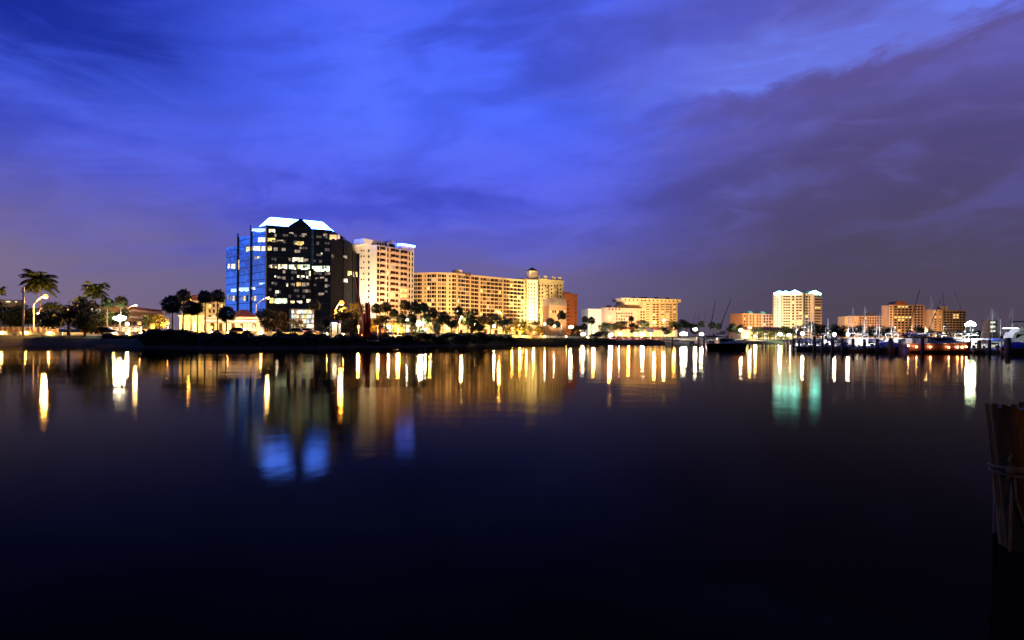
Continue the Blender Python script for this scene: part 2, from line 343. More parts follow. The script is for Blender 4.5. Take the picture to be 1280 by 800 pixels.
strip('path', [14, 16, 18], road_px, mat('path_paving', (.26, .22, .17), .85, .12, .7), lift=.09)
mb = MB()
for p, p2 in zip(road_px, road_px[1:]):
    for dd in (24.0,):
        a = Vector(((p - 640) * (shore(p) + dd) / F, shore(p) + dd)); c = Vector(((p2 - 640) * (shore(p2) + dd) / F, shore(p2) + dd))
        nn_ = (c - a).normalized(); o_ = Vector((-nn_.y, nn_.x)) * .2
        z = lerp_tab(PROF, dd); mb.prism([a - o_, c - o_, c + o_, a + o_], z - .3, z + .24)
tag(mb.build('kerb', M['concrete']), kind='structure')

# ------------------------------------------------------------------ buildings
class Face:
    """a vertical wall plane between two plan points, seen from outside with a on the port hand"""
    def __init__(s, a, b):
        s.a, s.b = Vector(a[:2]), Vector(b[:2]); s.L = (s.b - s.a).length; s.t = (s.b - s.a) / s.L; s.n = Vector((s.t.y, -s.t.x)); s.rz = math.atan2(s.t.y, s.t.x)
    def s_px(s, px, py=400):
        u, v = unroll(px, py); d = Vector((u / F, 1)); det = d.x * -s.t.y + s.t.x * d.y     # a + t*s = d*D
        D = (s.a.x * -s.t.y + s.t.x * s.a.y) / det
        return (d * D - s.a).dot(s.t), D, H - v * D / F
    def pt(s, q, z, out=0.0): p = s.a + s.t * q + s.n * out; return Vector((p.x, p.y, z))
    def off(s, d): return Face(s.a + s.n * d, s.b + s.n * d)
BOXES = {}
def box_mesh(name, d, mt):
    key = (name, tuple(round(x, 2) for x in d), mt.name)
    if key not in BOXES: BOXES[key] = MB().box((0, 0, 0), d).mesh(name, mt)
    return BOXES[key]
class Bld:
    def __init__(s, name, label, px, D, cat='building', group=None):
        s.base = ground(px, D); s.base.z -= .4; s.r = thing(name, label, cat, s.base, group=group); s.wins = []; s.bals = []
    def part(s, name, mb, mt, label=None, parent=None, smooth=False, uv=None):
        me = mb.mesh(name, mt, smooth)
        for v in me.vertices: v.co -= s.base
        if uv:
            l = me.uv_layers.new(name='UVMap')
            for p in me.polygons:
                nz = p.normal
                t = Vector((-nz.y, nz.x, 0)); t = t.normalized() if t.length > .1 else Vector((1, 0, 0))
                for li in p.loop_indices:
                    c = me.vertices[me.loops[li].vertex_index].co
                    l.data[li].uv = (c.dot(t) + 200.0, c.z)
        o = link(name, me, parent or s.r)
        if label: o['label'] = label
        return o
    def win(s, f, a, b, z0, z1, mt, out=.03, depth=.12, name='window'): s.wins.append((f.pt((a + b) / 2, (z0 + z1) / 2, out), (b - a, depth, z1 - z0), f.rz, mt, name))
    def winpx(s, f, x0, x1, y0, y1, mt, out=.03, depth=.12, name='window'):
        xm, ym = (x0 + x1) / 2, (y0 + y1) / 2
        a = f.s_px(x0, ym)[0]; b = f.s_px(x1, ym)[0]; z1 = f.s_px(xm, y0)[2]; z0 = f.s_px(xm, y1)[2]
        s.win(f, a, b, z0, z1, mt, out, depth, name)
    def bal(s, f, a, b, z, mt, out=1.3, h=1.0, slab=.22):
        s.bals.append((f, a, b, z, mt, out, h, slab))
    def grid(s, f, cols, zs, h, pick, name='window'):
        for z in zs:
            for i, (a, b) in enumerate(cols):
                mt = pick(i, z)
                if mt is not None: s.win(f, a, b, z, z + h, mt, name=name)
    def done(s, cap=100):
        s.wins.sort(key=lambda q: -(q[1][0] * q[1][2]) * (3 if q[3].name.count('lit') else 1))
        for i, (c, d, rz, mt, nm) in enumerate(s.wins[:cap]):
            link(nm, box_mesh(nm, d, mt), s.r, c - s.base, rz)
        rest = s.wins[cap:]
        if rest:
            ms = []; mb = MB()
            for c, d, rz, mt, nm in rest:
                if mt not in ms: ms.append(mt)
                mb.cur = ms.index(mt); mb.box(c - s.base, d, rz)
            o = mb.build('window_array', ms, s.r); o['kind'] = 'stuff'
        big = sorted(s.bals, key=lambda q: -(q[2] - q[1]))
        rest = MB(); rm = None
        for i, (f, a, b, z, mt, out, h, slab) in enumerate(big):
            mb = MB() if i < cap else rest
            c = f.pt((a + b) / 2, z + slab / 2, out / 2) - s.base; mb.box(c, (b - a, out, slab), f.rz)
            c = f.pt((a + b) / 2, z + slab + h / 2, out - .06) - s.base; mb.box(c, (b - a, .1, h), f.rz)
            if i < cap: mb.build('balcony', mt, s.r)
            else: rm = mt
        if rm: rest.build('balcony_array', rm, s.r)['kind'] = 'stuff'
        return s
def P2(px, D): p = at(px, 400, D); return Vector((p.x, p.y))
def inset(poly, d):
    c = sum((Vector(p[:2]) for p in poly), Vector((0, 0))) / len(poly)
    return [Vector(p[:2]) + (c - Vector(p[:2])).normalized() * d for p in poly]
def cols_of(L, pattern, margin=1.0):
    """pattern: list of (gap, width) weights repeated along a facade of length L"""
    tot = sum(g_ + w_ for g_, w_ in pattern); sc = (L - 2 * margin) / tot; x = margin; out = []
    for g_, w_ in pattern:
        x += g_ * sc; out.append((x, x + w_ * sc)); x += w_ * sc
    return out
LIT = [M['lit_warm'], M['lit_yellow'], M['lit_white'], M['lit_dim']]
def picker(p_lit, seed, dark=None, lit=LIT):
    r = random.Random(seed); dark = dark or M['dark_glass']
    return lambda i, z: r.choice(lit) if r.random() < p_lit else dark

# --- blue and black glass office building
o = Bld('office_building', 'blue and black mirror glass office building with stepped shoulders and glowing white roof', 365, 280)
A, B_ = P2(333, 268), P2(413, 280); LF = Face(P2(282, 293), A); FF = Face(A, B_)
base = o.base.z
zt = at(333, 281, 268).z
def on(f, px): q = f.s_px(px)[0]; p = f.pt(q, 0); return Vector((p.x, p.y))
C3 = P2(428, 298); RF0 = Face(B_, C3)
L3 = on(LF, 313)
back = Vector((6, 34))
main = [L3, A, B_, C3, C3 + Vector((-1, 18)), L3 + back]
o.part('glass_wall', MB().prism([L3, A, A + Vector((2, 26)), L3 + back], base, zt - .02), M['blue_glass'], 'blue sky mirroring curtain wall', uv=True)
o.part('glass_wall', MB().prism([A + FF.t * .02 + FF.n * .02, B_, C3, C3 + Vector((-1, 18)), A + Vector((2.2, 27))], base, zt), M['black_glass'], 'black curtain wall', uv=True)
f2 = LF.off(-1.6); f1 = LF.off(-3.4)
z2 = at(305, 291, 275).z; z1 = at(289, 304, 285).z
a2, b2 = on(f2, 296), on(f2, 315); a1, b1 = on(f1, 282), on(f1, 299)
o.part('shoulder_block', MB().prism([a2, b2, b2 + back * .7, a2 + back * .7], base, z2), M['blue_glass'], 'middle blue glass shoulder', uv=True)
o.part('shoulder_block', MB().prism([a1, b1, b1 + back * .6, a1 + back * .6], base, z1), M['blue_glass'], 'lowest blue glass shoulder', uv=True)
D4, D5 = P2(440, 312), P2(448.5, 324)
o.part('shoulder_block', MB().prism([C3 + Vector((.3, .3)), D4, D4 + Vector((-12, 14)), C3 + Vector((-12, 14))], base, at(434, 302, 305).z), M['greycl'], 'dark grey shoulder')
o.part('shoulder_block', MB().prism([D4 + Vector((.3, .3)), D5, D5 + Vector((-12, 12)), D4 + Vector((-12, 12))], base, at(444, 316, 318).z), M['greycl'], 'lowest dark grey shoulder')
R1, R2, R3 = Face(B_, C3), Face(C3 + Vector((.3, .3)), D4), Face(D4 + Vector((.3, .3)), D5)
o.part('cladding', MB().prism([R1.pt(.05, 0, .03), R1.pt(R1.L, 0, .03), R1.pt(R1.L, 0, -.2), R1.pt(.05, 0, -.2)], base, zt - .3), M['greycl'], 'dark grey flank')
# steel edge strips and the bright vertical blue fin
for f, px, yt, yb, nm, mt, wd in ((LF, 313.5, 281.5, 420, 'corner_fin', 'black_metal', 1.1), (f2, 297, 292, 420, 'corner_fin', 'black_metal', 1.0), (LF, 332.4, 281, 420, 'corner_fin', 'steel', .5)):
    q = f.s_px(px)[0]; zt_ = f.s_px(px, yt)[2]; o.part(nm, MB().box(f.pt(q, (zt_ + base) / 2, .1), (wd, .5, zt_ - base), f.rz), M[mt])
q = FF.s_px(389)[0]; za, zb = FF.s_px(389, 286)[2], FF.s_px(389, 330)[2]
o.part('corner_fin', MB().box(FF.pt(q, (za + zb) / 2, .35), (1.1, .7, za - zb), FF.rz + R(-38)), M['blue_glass'], 'bright blue glass fin', uv=True)
q = FF.s_px(389.5)[0]; za, zb = FF.s_px(389, 336)[2], base
o.part('corner_fin', MB().box(FF.pt(q, (za + zb) / 2, .15), (1.7, .4, za - zb), FF.rz), M['greycl'])
# hipped roof, its floodlight painted on as glow, with a dark gable in front
ev = zt + .25; rz_ = at(350, 273.4, 278).z
eave = [A + LF.t * -9 + LF.n * -.6, A + FF.n * -.6 + FF.t * .6, B_ + FF.n * -.6, C3 + Vector((-1.5, 0)), C3 + Vector((-9, 14)), A + Vector((1, 22))]
cA, cB = on(FF, 340) - FF.n * 7, on(FF, 402) - FF.n * 7
ridge = [cA + Vector((-1.5, 1)), cA - FF.n * -.5, cB - FF.n * -.5, cB + Vector((1, 1)), cB + Vector((0, 4)), cA + Vector((0, 4))]
o.part('glowing_roof', MB().prism(eave, ev - .3, rz_, ridge), M['roof_glow'], 'floodlit white hipped roof')
g0, g1, gp = FF.s_px(360)[0], FF.s_px(388)[0], FF.s_px(375)[0]
pk = FF.s_px(375, 273)[2]
def gab(q, z, out): p = FF.pt(q, z, out); return p
vs_ = [gab(g0, base, .5), gab(g1, base, .5), gab(g1, zt + .4, .5), gab(gp, pk, .5), gab(g0, zt + .4, .5)]
vs_ += [v - Vector((FF.n.x, FF.n.y, 0)) * 9 for v in vs_]
o.part('gable_bay', MB().add(vs_, [(0, 1, 2, 3, 4), (9, 8, 7, 6, 5), (0, 5, 6, 1), (1, 6, 7, 2), (2, 7, 8, 3), (3, 8, 9, 4), (4, 9, 5, 0)]), M['black_glass'], 'dark gabled front bay', uv=True)
for (x0, x1, y0, y1, mt, f) in [
    (315, 332, 285.6, 290, 'lit_blue', LF), (336, 344, 286.5, 290.5, 'lit_white', FF), (323, 331.5, 297, 302.5, 'lit_white', LF), (334.5, 344, 297.5, 302.5, 'lit_yellow', FF), (345, 356, 300, 302.6, 'lit_dim', FF),
    (308, 312.5, 308.6, 314.4, 'lit_yellow', f2), (315, 331.5, 308, 313.4, 'lit_white', LF), (334.5, 339.5, 308.3, 313.6, 'lit_yellow', FF), (342, 347, 309.5, 313.5, 'lit_dim', FF), (352, 357, 310, 313.5, 'lit_dim', FF),
    (361, 367, 290.8, 293, 'lit_dim', FF), (377, 383, 292, 294.3, 'lit_dim', FF), (366.5, 379.5, 302, 307, 'lit_yellow', FF), (368, 375, 312.5, 316, 'lit_dim', FF), (360.5, 364.5, 322.5, 327, 'lit_dim', FF), (365.5, 379, 322, 327.4, 'lit_white', FF), (380, 385, 323.5, 327.4, 'lit_dim', FF),
    (336, 340.5, 331, 335, 'lit_dim', FF), (341, 346, 331.2, 335.2, 'lit_yellow', FF), (347.5, 359, 330.5, 336.3, 'lit_white', FF), (361, 387, 331, 337.3, 'lit_green', FF), (390, 412, 332.5, 339.5, 'lit_green', FF),
    (285, 294, 330, 336, 'lit_white', f1), (296.5, 299, 325, 337, 'lit_warm', f2), (318, 326, 320.5, 324, 'lit_dim', LF), (412, 424.5, 293.5, 299.5, 'lit_warm', R1), (404, 409, 292, 295, 'lit_dim', FF),
    (429, 433.5, 319.5, 323, 'lit_dim', R2), (434.5, 439.5, 339, 344.5, 'lit_yellow', R2), (441, 446.5, 340, 346, 'lit_yellow', R3), (428.5, 434, 348.5, 353, 'lit_white', R2), (401, 403, 316, 318.5, 'lit_white', FF),
    (343, 345, 344.5, 346.5, 'lit_white', FF), (371, 374, 344, 347, 'lit_white', FF), (376, 380.5, 344.5, 348, 'lit_white', FF), (382.5, 385, 345, 348, 'lit_white', FF), (386, 388, 339, 345, 'lit_white', FF), (394, 398, 347, 349, 'lit_dim', FF), (400, 405, 346, 349, 'lit_dim', FF),
    (358, 360, 354, 358, 'lit_white', FF), (363, 368.5, 354, 358, 'lit_dim', FF), (370.5, 376, 353, 358, 'lit_warm', FF), (377, 386, 353.5, 358, 'lit_dim', FF), (344, 351, 363, 367, 'lit_white', FF), (386, 391, 368, 373, 'lit_white', FF), (398, 405, 366, 369, 'lit_dim', FF),
    (289, 295.5, 361, 365.5, 'lit_blue', f1), (299, 311, 359.5, 364.5, 'lit_blue', f2), (324, 331, 353.5, 355.5, 'lit_blue', LF), (315, 319, 359, 362, 'lit_blue', LF), (337, 342, 372.5, 379, 'lit_yellow', FF), (343, 359, 373, 379.5, 'lit_green', FF), (363, 368, 376, 379, 'lit_white', FF), (371, 377.5, 376, 379, 'lit_white', FF), (383, 388, 374, 379, 'lit_white', FF)]:
    bay = f is FF and x0 >= 360 and x1 <= 388.2
    np_ = max(1, round((x1 - x0) / 2.1)); rq = random.Random(int(x0 * 31 + y0))
    for q_ in range(np_):
        w_ = (x1 - x0) / np_; mq = mt if np_ == 1 or rq.random() < (.93 if x1 - x0 > 9 else .75) else rq.choice(['lit_dim', 'lit_yellow' if mt != 'lit_blue' else 'lit_blue', 'lit_white', 'lit_faint'])
        o.winpx(f, x0 + q_ * w_ + .09, x0 + (q_ + 1) * w_ - .09, y0, y1 - (rq.choice([0, 0, .6, 1.2]) if np_ > 1 else 0), M[mq], out=.53 if bay else .08)
for i in range(11):   # small panes imitating a lit neighbouring building mirrored low on the blue side
    o.winpx(f1 if i < 5 else f2 if i < 9 else LF, 284 + i * 3.6 if i < 4 else 285 + i * 3.3, 286 + i * 3.5 if i < 4 else 287 + i * 3.3, 368 + (i * 7) % 4, 374 + (i * 5) % 4, M[['lit_dim', 'lit_dim', 'lit_yellow', 'dark_glass'][i % 4]])
rr = random.Random(77)
for i in range(11):
    for j in range(22):
        x = 336 + j * 3.5; y = 292 + i * 7.55 + (x - 336) * .045
        if rr.random() < .30: o.winpx(FF, x, x + rr.choice([2.4, 3.2, 3.3]), y, y + rr.choice([2.6, 3.6]), M[rr.choice(['lit_faint', 'lit_faint', 'lit_faint', 'lit_dim'])], out=.535 if 359 < x < 388.5 else .085)
o.winpx(R1, 414, 417, 318, 322, M['dark_glass'])
lob = FF.off(9); la, lb = on(lob, 364), on(lob, 393)
zl = lob.s_px(378, 386)[2]
o.part('lobby', MB().prism([la, lb, lb - FF.n * 8.4, la - FF.n * 8.4], base, zl), M['stucco'], 'bright two-storey entrance lobby')
for i in range(9):
    for j in range(5): o.winpx(lob, 364.6 + i * 3.15, 367.2 + i * 3.15, 387.5 + j * 6, 391.8 + j * 6, M[['lit_white', 'lit_green', 'lit_white', 'lit_dim', 'lit_yellow', 'lit_blue', 'lit_white'][(i * 3 + j * 5 + i * j) % 7]], name='lobby_glazing')
o.done(100)

# --- tall white apartment tower
o = Bld('apartment_tower', 'tall apartment tower with blank white end wall and balconied peach front beside the glass office', 480, 322)
A, B_ = P2(470, 315), P2(517, 336); W_ = Face(P2(449, 318), A); FF = Face(A, B_)
base = o.base.z; zt = at(470, 306, 315).z
o.part('wall', MB().prism([W_.a, A, B_, B_ + Vector((-4, 16)), W_.a + Vector((0, 16))], base, zt), M['stucco'])
o.part('cladding', MB().prism([FF.pt(.15, 0, .12), FF.pt(FF.L - 2.2, 0, .12), FF.pt(FF.L - 2.2, 0, -.3), FF.pt(.15, 0, -.3)], base, zt - .6), M['peach'], 'front wall with orange lamplight painted in as peach')  # orange lamplight on the white tower put into a peach colour
q = Face(P2(440, 319), P2(449.4, 318))
o.part('overhang', MB().prism([q.a, q.b, q.b + Vector((0, 14)), q.a + Vector((0, 14))], q.s_px(445, 316)[2], q.s_px(445, 305)[2]), M['stucco'], 'top storeys jutting out over the end wall')
zf = [zt - (i + 1) * 2.97 for i in range(18) if zt - (i + 1) * 2.97 > base]
pk_ = picker(.05, 3, M['brown_glass'])
for i, z in enumerate(zf):
    o.winpx(W_, 460.2, 462, 312 + 7.22 * i, 315 + 7.22 * i, M['dark_glass'])
    if i in (0, 1, 3, 5): o.winpx(W_, 451, 452.4, 312.4 + 7.22 * i, 314.2 + 7.22 * i, M['dark_glass']); o.winpx(W_, 454.3, 455.6, 312.4 + 7.22 * i, 314.2 + 7.22 * i, M['dark_glass'])
    elif i in (2, 4): o.winpx(W_, 454, 455.6, 312.4 + 7.22 * i, 314.2 + 7.22 * i, M['dark_glass'])
    def c(x): return FF.s_px(x)[0]
    lit = i in (7, 8)
    o.win(FF, c(470.6), c(473.2), z + .3, z + 2.3, M['dark_glass'] if i < 6 else M['brown_glass'], .13); o.win(FF, c(474.2), c(480), z + .4, z + 2.2, M['brown_glass'], .13)
    o.win(FF, c(483.2), c(484.8), z + .3, z + 2.3, M['lit_warm'] if i == 4 else M['dark_glass'], .13); o.win(FF, c(487.4), c(493.2), z + .3, z + 2.3, M['lit_yellow'] if i == 8 else pk_(0, 0) if i != 8 else M['lit_warm'], .13)
    o.win(FF, c(494), c(497), z + .4, z + 2.2, M['brown_glass'], .13)
    o.win(FF, c(500), c(503.6), z + .3, z + 2.3, M['lit_yellow'] if lit else pk_(1, 1), .13); o.win(FF, c(504.2), c(508), z + .3, z + 2.3, M['lit_yellow'] if lit else M['brown_glass'], .13)
    o.win(FF, c(510.2), c(511.9), z + .3, z + 2.0, M['dark_glass'], .13); o.win(FF, c(513.6), c(515.2), z + .3, z + 2.0, M['dark_glass'], .13)
    for a, b in ((474, 480.5), (487, 497.4), (499.8, 508.4)): o.bal(FF, c(a), c(b), z - .25, M['peach'], 1.1, .75)
for px in (481.8, 498.6, 509.2, 512.7): o.part('pilaster', MB().box(FF.pt(FF.s_px(px)[0], (base + zt) / 2, .2), (.75, .7, zt - base - .8), FF.rz), M['stucco'])
pf = FF.off(6); z = pf.s_px(492, 404)[2]
o.part('podium', MB().prism([pf.pt(-2, 0), pf.pt(pf.L + 3, 0), pf.pt(pf.L + 3, 0, -5.8), pf.pt(-2, 0, -5.8)], base, z), M['cream'], 'lit entrance storey')
for j in range(8): o.win(pf, -1.4 + j * 3.3, 1.2 + j * 3.3, z - 4.6, z - .9, M[['lit_yellow', 'lit_white', 'lit_warm', 'lit_yellow'][j % 4]], name='shop_window')
RL = FF.off(-3); ra, rb = RL.s_px(454)[0], RL.s_px(481)[0]
p0, p1 = RL.pt(ra, 0), RL.pt(rb, 0); o.part('penthouse', MB().prism([p0, p1, p1 - Vector((FF.n.x, FF.n.y, 0)) * 8, p0 - Vector((FF.n.x, FF.n.y, 0)) * 8], zt - .05, RL.s_px(470, 300.5)[2]), M['stucco'], 'rooftop pavilion with square openings')
for i in range(4): o.winpx(RL, 471 + i * 3.2, 473 + i * 3.2, 303.3, 306, M['dark_glass'])
p0, p1 = RL.pt(RL.s_px(483)[0], 0), RL.pt(RL.s_px(496)[0], 0); z0_, z1_ = zt - .05, RL.s_px(490, 304)[2]; pm = (p0 + p1) / 2
bk = Vector((-FF.n.x, -FF.n.y, 0)) * 7
mb = MB(); vs_ = [Vector((p0.x, p0.y, z0_)), Vector((p1.x, p1.y, z0_)), Vector((p1.x, p1.y, z1_)), Vector((pm.x, pm.y, RL.s_px(490, 300)[2])), Vector((p0.x, p0.y, z1_))]; vs_ += [v + bk for v in vs_]
o.part('dormer', mb.add(vs_, [(0, 1, 2, 3, 4), (9, 8, 7, 6, 5), (1, 6, 7, 2), (2, 7, 8, 3), (3, 8, 9, 4), (4, 9, 5, 0)]), M['stucco'], 'pedimented rooftop gable'); o.winpx(RL, 486.5, 493.5, 305, 309, M['dark_glass'])
CF = FF.off(-.4); a_, b_ = CF.s_px(501.5)[0], CF.s_px(517.5)[0]
o.part('parapet_wall', MB().box(CF.pt((a_ + b_) / 2, zt + 1.0, -2), (b_ - a_, 4, 2.3), FF.rz), M['stucco'])
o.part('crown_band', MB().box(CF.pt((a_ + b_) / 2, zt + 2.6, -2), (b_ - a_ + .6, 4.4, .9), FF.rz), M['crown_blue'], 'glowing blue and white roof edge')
o.done(110)

# --- long curved condominium block
o = Bld('condominium_block', 'long curved condominium block of even floors stretching between white tower and yellow hotel', 585, 460)
pts = [P2(515.5, 452), P2(545, 447), P2(570, 450), P2(598, 468), P2(655.5, 500)]
base = o.base.z; zt = at(570, 343, 450).z
backs = [p + Vector((0, 15)) for p in pts[::-1]]
o.part('wall', MB().prism(pts + backs, base, zt), M['cream'])
o.part('parapet_wall', MB().prism([p + Vector((0, -.5)) for p in pts] + [p + Vector((0, .6)) for p in pts[::-1]], zt, zt + 1.1), M['cream'])
fl = 3.0; nfl = int((zt - base) / fl)
for fi, (a, b) in enumerate(zip(pts, pts[1:])):
    f = Face(a, b); nb = [5, 4, 5, 12][fi]
    for z_i in range(nfl):
        z = zt - (z_i + 1) * fl + .1
        rr = random.Random(fi * 100 + z_i)
        for j in range(nb):
            bw = f.L / nb; x0 = j * bw
            if fi in (0, 1) and j in (2,) : # stair bays with a narrow light only
                o.win(f, x0 + bw * .55, x0 + bw * .85, z + .7, z + 2.1, M['dark_glass']); continue
            lit = rr.random() < (.10 if z_i > 2 else .03)
            mt = rr.choice(LIT) if lit else rr.choice([M['dark_glass']] * 7 + [M['brown_glass']] * 2 + [M['curtain']])
            o.win(f, x0 + bw * .06, x0 + bw * .60, z + .35, z + 2.6, mt)
            o.win(f, x0 + bw * .65, x0 + bw * .94, z + .45, z + 2.55, mt if rr.random() < .5 else M['brown_glass'])
        for j in range(nb):
            if not (fi in (0, 1) and j == 2): o.bal(f, j * f.L / nb + .3, (j + 1) * f.L / nb - .3, z - .1, M['cream'], .9, .22, .28)
    for j in range(nb + 1):
        if (j % 3 == 0 and fi != 3) or (fi == 3 and j in (0, 6, 12)): o.part('pilaster', MB().box(f.pt(min(max(j * f.L / nb, .6), f.L - .6), (base + zt) / 2, .3), (1.0, 1.2, zt - base - .4), f.rz), M['peach' if fi == 2 else 'cream'])
pf = [P2(519, 436), P2(570, 432), P2(600, 450), P2(652, 480)]
for a, b in zip(pf, pf[1:]):
    f = Face(a, b); z = f.s_px((519 if a is pf[0] else 572 if a is pf[1] else 602) + 8, 405)[2]
    o.part('podium', MB().prism([f.a, f.b, f.b + Vector((0, 12)), f.a + Vector((0, 12))], base, z), M['cream'], 'lit ground storey')
    nb = int(f.L / 3.4)
    for j in range(nb): o.win(f, (j + .12) * f.L / nb, (j + .86) * f.L / nb, z - 3.4, z - .9, M[['lit_yellow', 'lit_warm', 'brown_glass', 'lit_yellow', 'lit_white', 'brown_glass', 'lit_warm'][(j * 3) % 7]], name='shop_window'); o.win(f, (j + .12) * f.L / nb, (j + .86) * f.L / nb, z - 7.2, z - 4.2, M[['lit_yellow', 'brown_glass', 'lit_warm', 'lit_yellow'][(j * 5 + j // 3) % 4]], name='shop_window')
f = Face(P2(566, 456), P2(576, 458)); o.part('penthouse', MB().box(f.pt(f.L / 2, zt + 1.9, 0), (f.L, 6, 3.8), f.rz), M['cream'], 'rooftop lift house')
for x in (579, 582.5, 586.5):
    p = P2(x, 458); o.part('rooftop_plant', MB().box((p.x, p.y, zt + 1.0), (1.8, 3, 2.0)).tube([(p.x + .5, p.y, zt + 1), (p.x + .5, p.y, zt + 3.6)], .12, 5), M['darkroof'])
o.done(100)

# --- yellow floodlit hotel with cupola
o = Bld('hotel_building', 'yellow floodlit hotel with stepped wings and a cupola under a dark pyramid cap', 672, 505)
base = o.base.z
def block(f_a, f_b, y, depth, mt, label=None, name='wall', bs=None):
    f = Face(f_a, f_b); z = f.s_px(*y)[2]; bk = Vector((-f.n.x, -f.n.y)) * depth
    o.part(name, MB().prism([f.a, f.b, f.b + bk, f.a + bk], base if bs is None else bs, z), mt, label); return f, z
fa, za = block(P2(638, 520), P2(660, 505), (650, 348), 18, M['cream'], 'yellow lit wing')
fb, zb = block(P2(658.5, 501), P2(671.5, 501), (665, 349), 18, M['stucco'], 'projecting central bay')
fc, zc = block(P2(670, 505), P2(704, 522), (687, 348.5), 18, M['cream'], 'stepped wing')
for ff, ya, n_, x0, dx_ in ((fa, 352, 13, 653, 3.1), (fb, 354, 12, 659.6, 3.9), (fc, 356, 12, 673.5, 3.75)):
    for i in range(n_):
        for j in range({0: 2, 1: 3, 2: 8}[(fa, fb, fc).index(ff)]):
            x = x0 + j * dx_; y = ya + i * 4.55
            o.winpx(ff, x, x + 1.5, y, y + 2.1, M['lit_warm'] if rnd.random() < .06 else M['brown_glass'] if rnd.random() < .7 else M['dark_glass'])
    q = ff; z = {0: za, 1: zb, 2: zc}[(fa, fb, fc).index(ff)]
    o.part('cornice', MB().box(q.pt(q.L / 2, z - .8, .3), (q.L + .4, .8, .5), q.rz), M['stucco'])
for i in range(12):
    y = 360 + i * 4.55
    for x in (680.5, 691): o.bal(fc, fc.s_px(x, y)[0], fc.s_px(x + 3.6, y)[0], fc.s_px(x, y + 2)[2], M['cream'], 1.3, .8)
for x in (672.5, 681.5, 692.5, 699.5): o.part('parapet_wall', MB().box(fc.pt(fc.s_px(x)[0], zc + 1.1, -1.2), (3.2, 2.4, 2.2), fc.rz), M['stucco'], 'rooftop merlon block')
cp = P2(664.5, 506); zq = at(664, 338.6, 506).z; z0_ = zb - .3
o.part('cupola', MB().box((cp.x, cp.y + 2, (z0_ + zq) / 2), (7.0, 7.0, zq - z0_), R(20)), M['stucco'], 'white floodlit cupola')
mb = MB(); hw = 4.0; mb.add([Vector((cp.x, cp.y + 2, 0)) + Matrix.Rotation(R(20), 3, 'Z') @ Vector(v) for v in [(-hw, -hw, zq), (hw, -hw, zq), (hw, hw, zq), (-hw, hw, zq), (0, 0, at(664, 333.6, 506).z)]], [(0, 1, 4), (1, 2, 4), (2, 3, 4), (3, 0, 4), (3, 2, 1, 0)])
o.part('roof', mb, M['darkroof'], 'dark pyramid cap of the cupola')
fp, zp = block(P2(676, 488), P2(700, 488), (690, 396), 12, M['stucco'], 'low bright porte-cochere wing')
for i in range(6): o.winpx(fp, 677.5 + i * 3.7, 679.8 + i * 3.7, 400, 407, M['lit_white'])
o.done(100)

o = Bld('theatre_building', 'low building with pale ribbed mansard roof in front of the orange tower', 697, 470)
base = o.base.z; f = Face(P2(686, 466), P2(708, 472)); zw = f.s_px(697, 382)[2]; bk = Vector((-f.n.x, -f.n.y)) * 12
fl_ = [f.a, f.b, f.b + bk, f.a + bk]
o.part('wall', MB().prism(fl_, base, zw), M['peach'])
o.part('roof', MB().prism([Vector(p) + f.n * .8 for p in fl_[:2]] + fl_[2:], zw, f.s_px(697, 373)[2], [Vector(p) - f.n * 1.5 for p in fl_[:2]] + fl_[2:]), M['stucco'], 'pale mansard roof')
for i in range(9): o.part('roof_rib', MB().box(f.pt(f.L * (i + .5) / 9, (zw + f.s_px(697, 373)[2]) / 2, .3), (.22, 1.2, f.s_px(697, 374)[2] - zw), f.rz), M['concrete'])
for i in range(7): o.winpx(f, 687.5 + i * 2.9, 689.2 + i * 2.9, 388, 391, M['lit_warm' if i % 3 == 0 else 'brown_glass'])
o.done()

o = Bld('slab_tower', 'plain orange lit tower with blank flank standing beyond the yellow hotel', 714, 560)
base = o.base.z; f = Face(P2(704, 552), P2(721.5, 560)); z = f.s_px(713, 367)[2]; bk = Vector((-4, 16))
o.part('wall', MB().prism([f.a, f.b, f.b + bk, f.a + bk], base, z), M['terra'])
o.part('parapet_wall', MB().prism([f.pt(1, 0, -.5), f.pt(f.L * .5, 0, -.5), f.pt(f.L * .5, 0, -6), f.pt(1, 0, -6)], z - .1, z + 1.4), M['terra'])
for i in range(9):
    for x in (708.5, 710.6): o.winpx(f, x, x + 1.0, 376 + 4.6 * i, 377.9 + 4.6 * i, M['dark_glass'])
    o.winpx(f, 719.0, 719.8, 376 + 4.6 * i, 377.4 + 4.6 * i, M['brown_glass'])
o.done()

# --- pale stepped apartment building and its taller wing
o = Bld('stepped_building', 'pale stepped apartment building with wide overhanging roof behind the lamplit palms', 795, 650)
base = o.base.z
fa, za = block(P2(735, 640), P2(771, 648), (745, 386), 20, M['stucco'], 'low blank white wing')
fb, zb = block(P2(756, 636), P2(803, 650), (780, 385), 20, M['pink'], 'low pink wing')
fc, zc = block(P2(781, 652), P2(806, 660), (790, 377), 20, M['cream'], 'pale stair tower wing')
fd, zd = block(P2(803, 650), P2(847, 668), (825, 377), 20, M['peach'], 'tall orange lit wing')
fe = Face(P2(777, 645), P2(851, 664)); zr0, zr1 = fe.s_px(815, 377)[2], fe.s_px(815, 373.3)[2]; bk = Vector((-fe.n.x, -fe.n.y)) * 24
o.part('roof', MB().prism([fe.a, fe.b, fe.b + bk, fe.a + bk], zr0, zr1), M['cream'], 'wide flat overhanging roof storey')
for i in range(14): o.winpx(fe, 781 + i * 5, 782.6 + i * 5, 374 + i * .14, 375.6 + i * .14, M['dark_glass'])
for x in (792, 801, 806, 820, 834): p = P2(x, 664); o.part('rooftop_plant', MB().box((p.x, p.y, zr1 + 1), (3.4, 3, 2.2)), M['darkroof'])
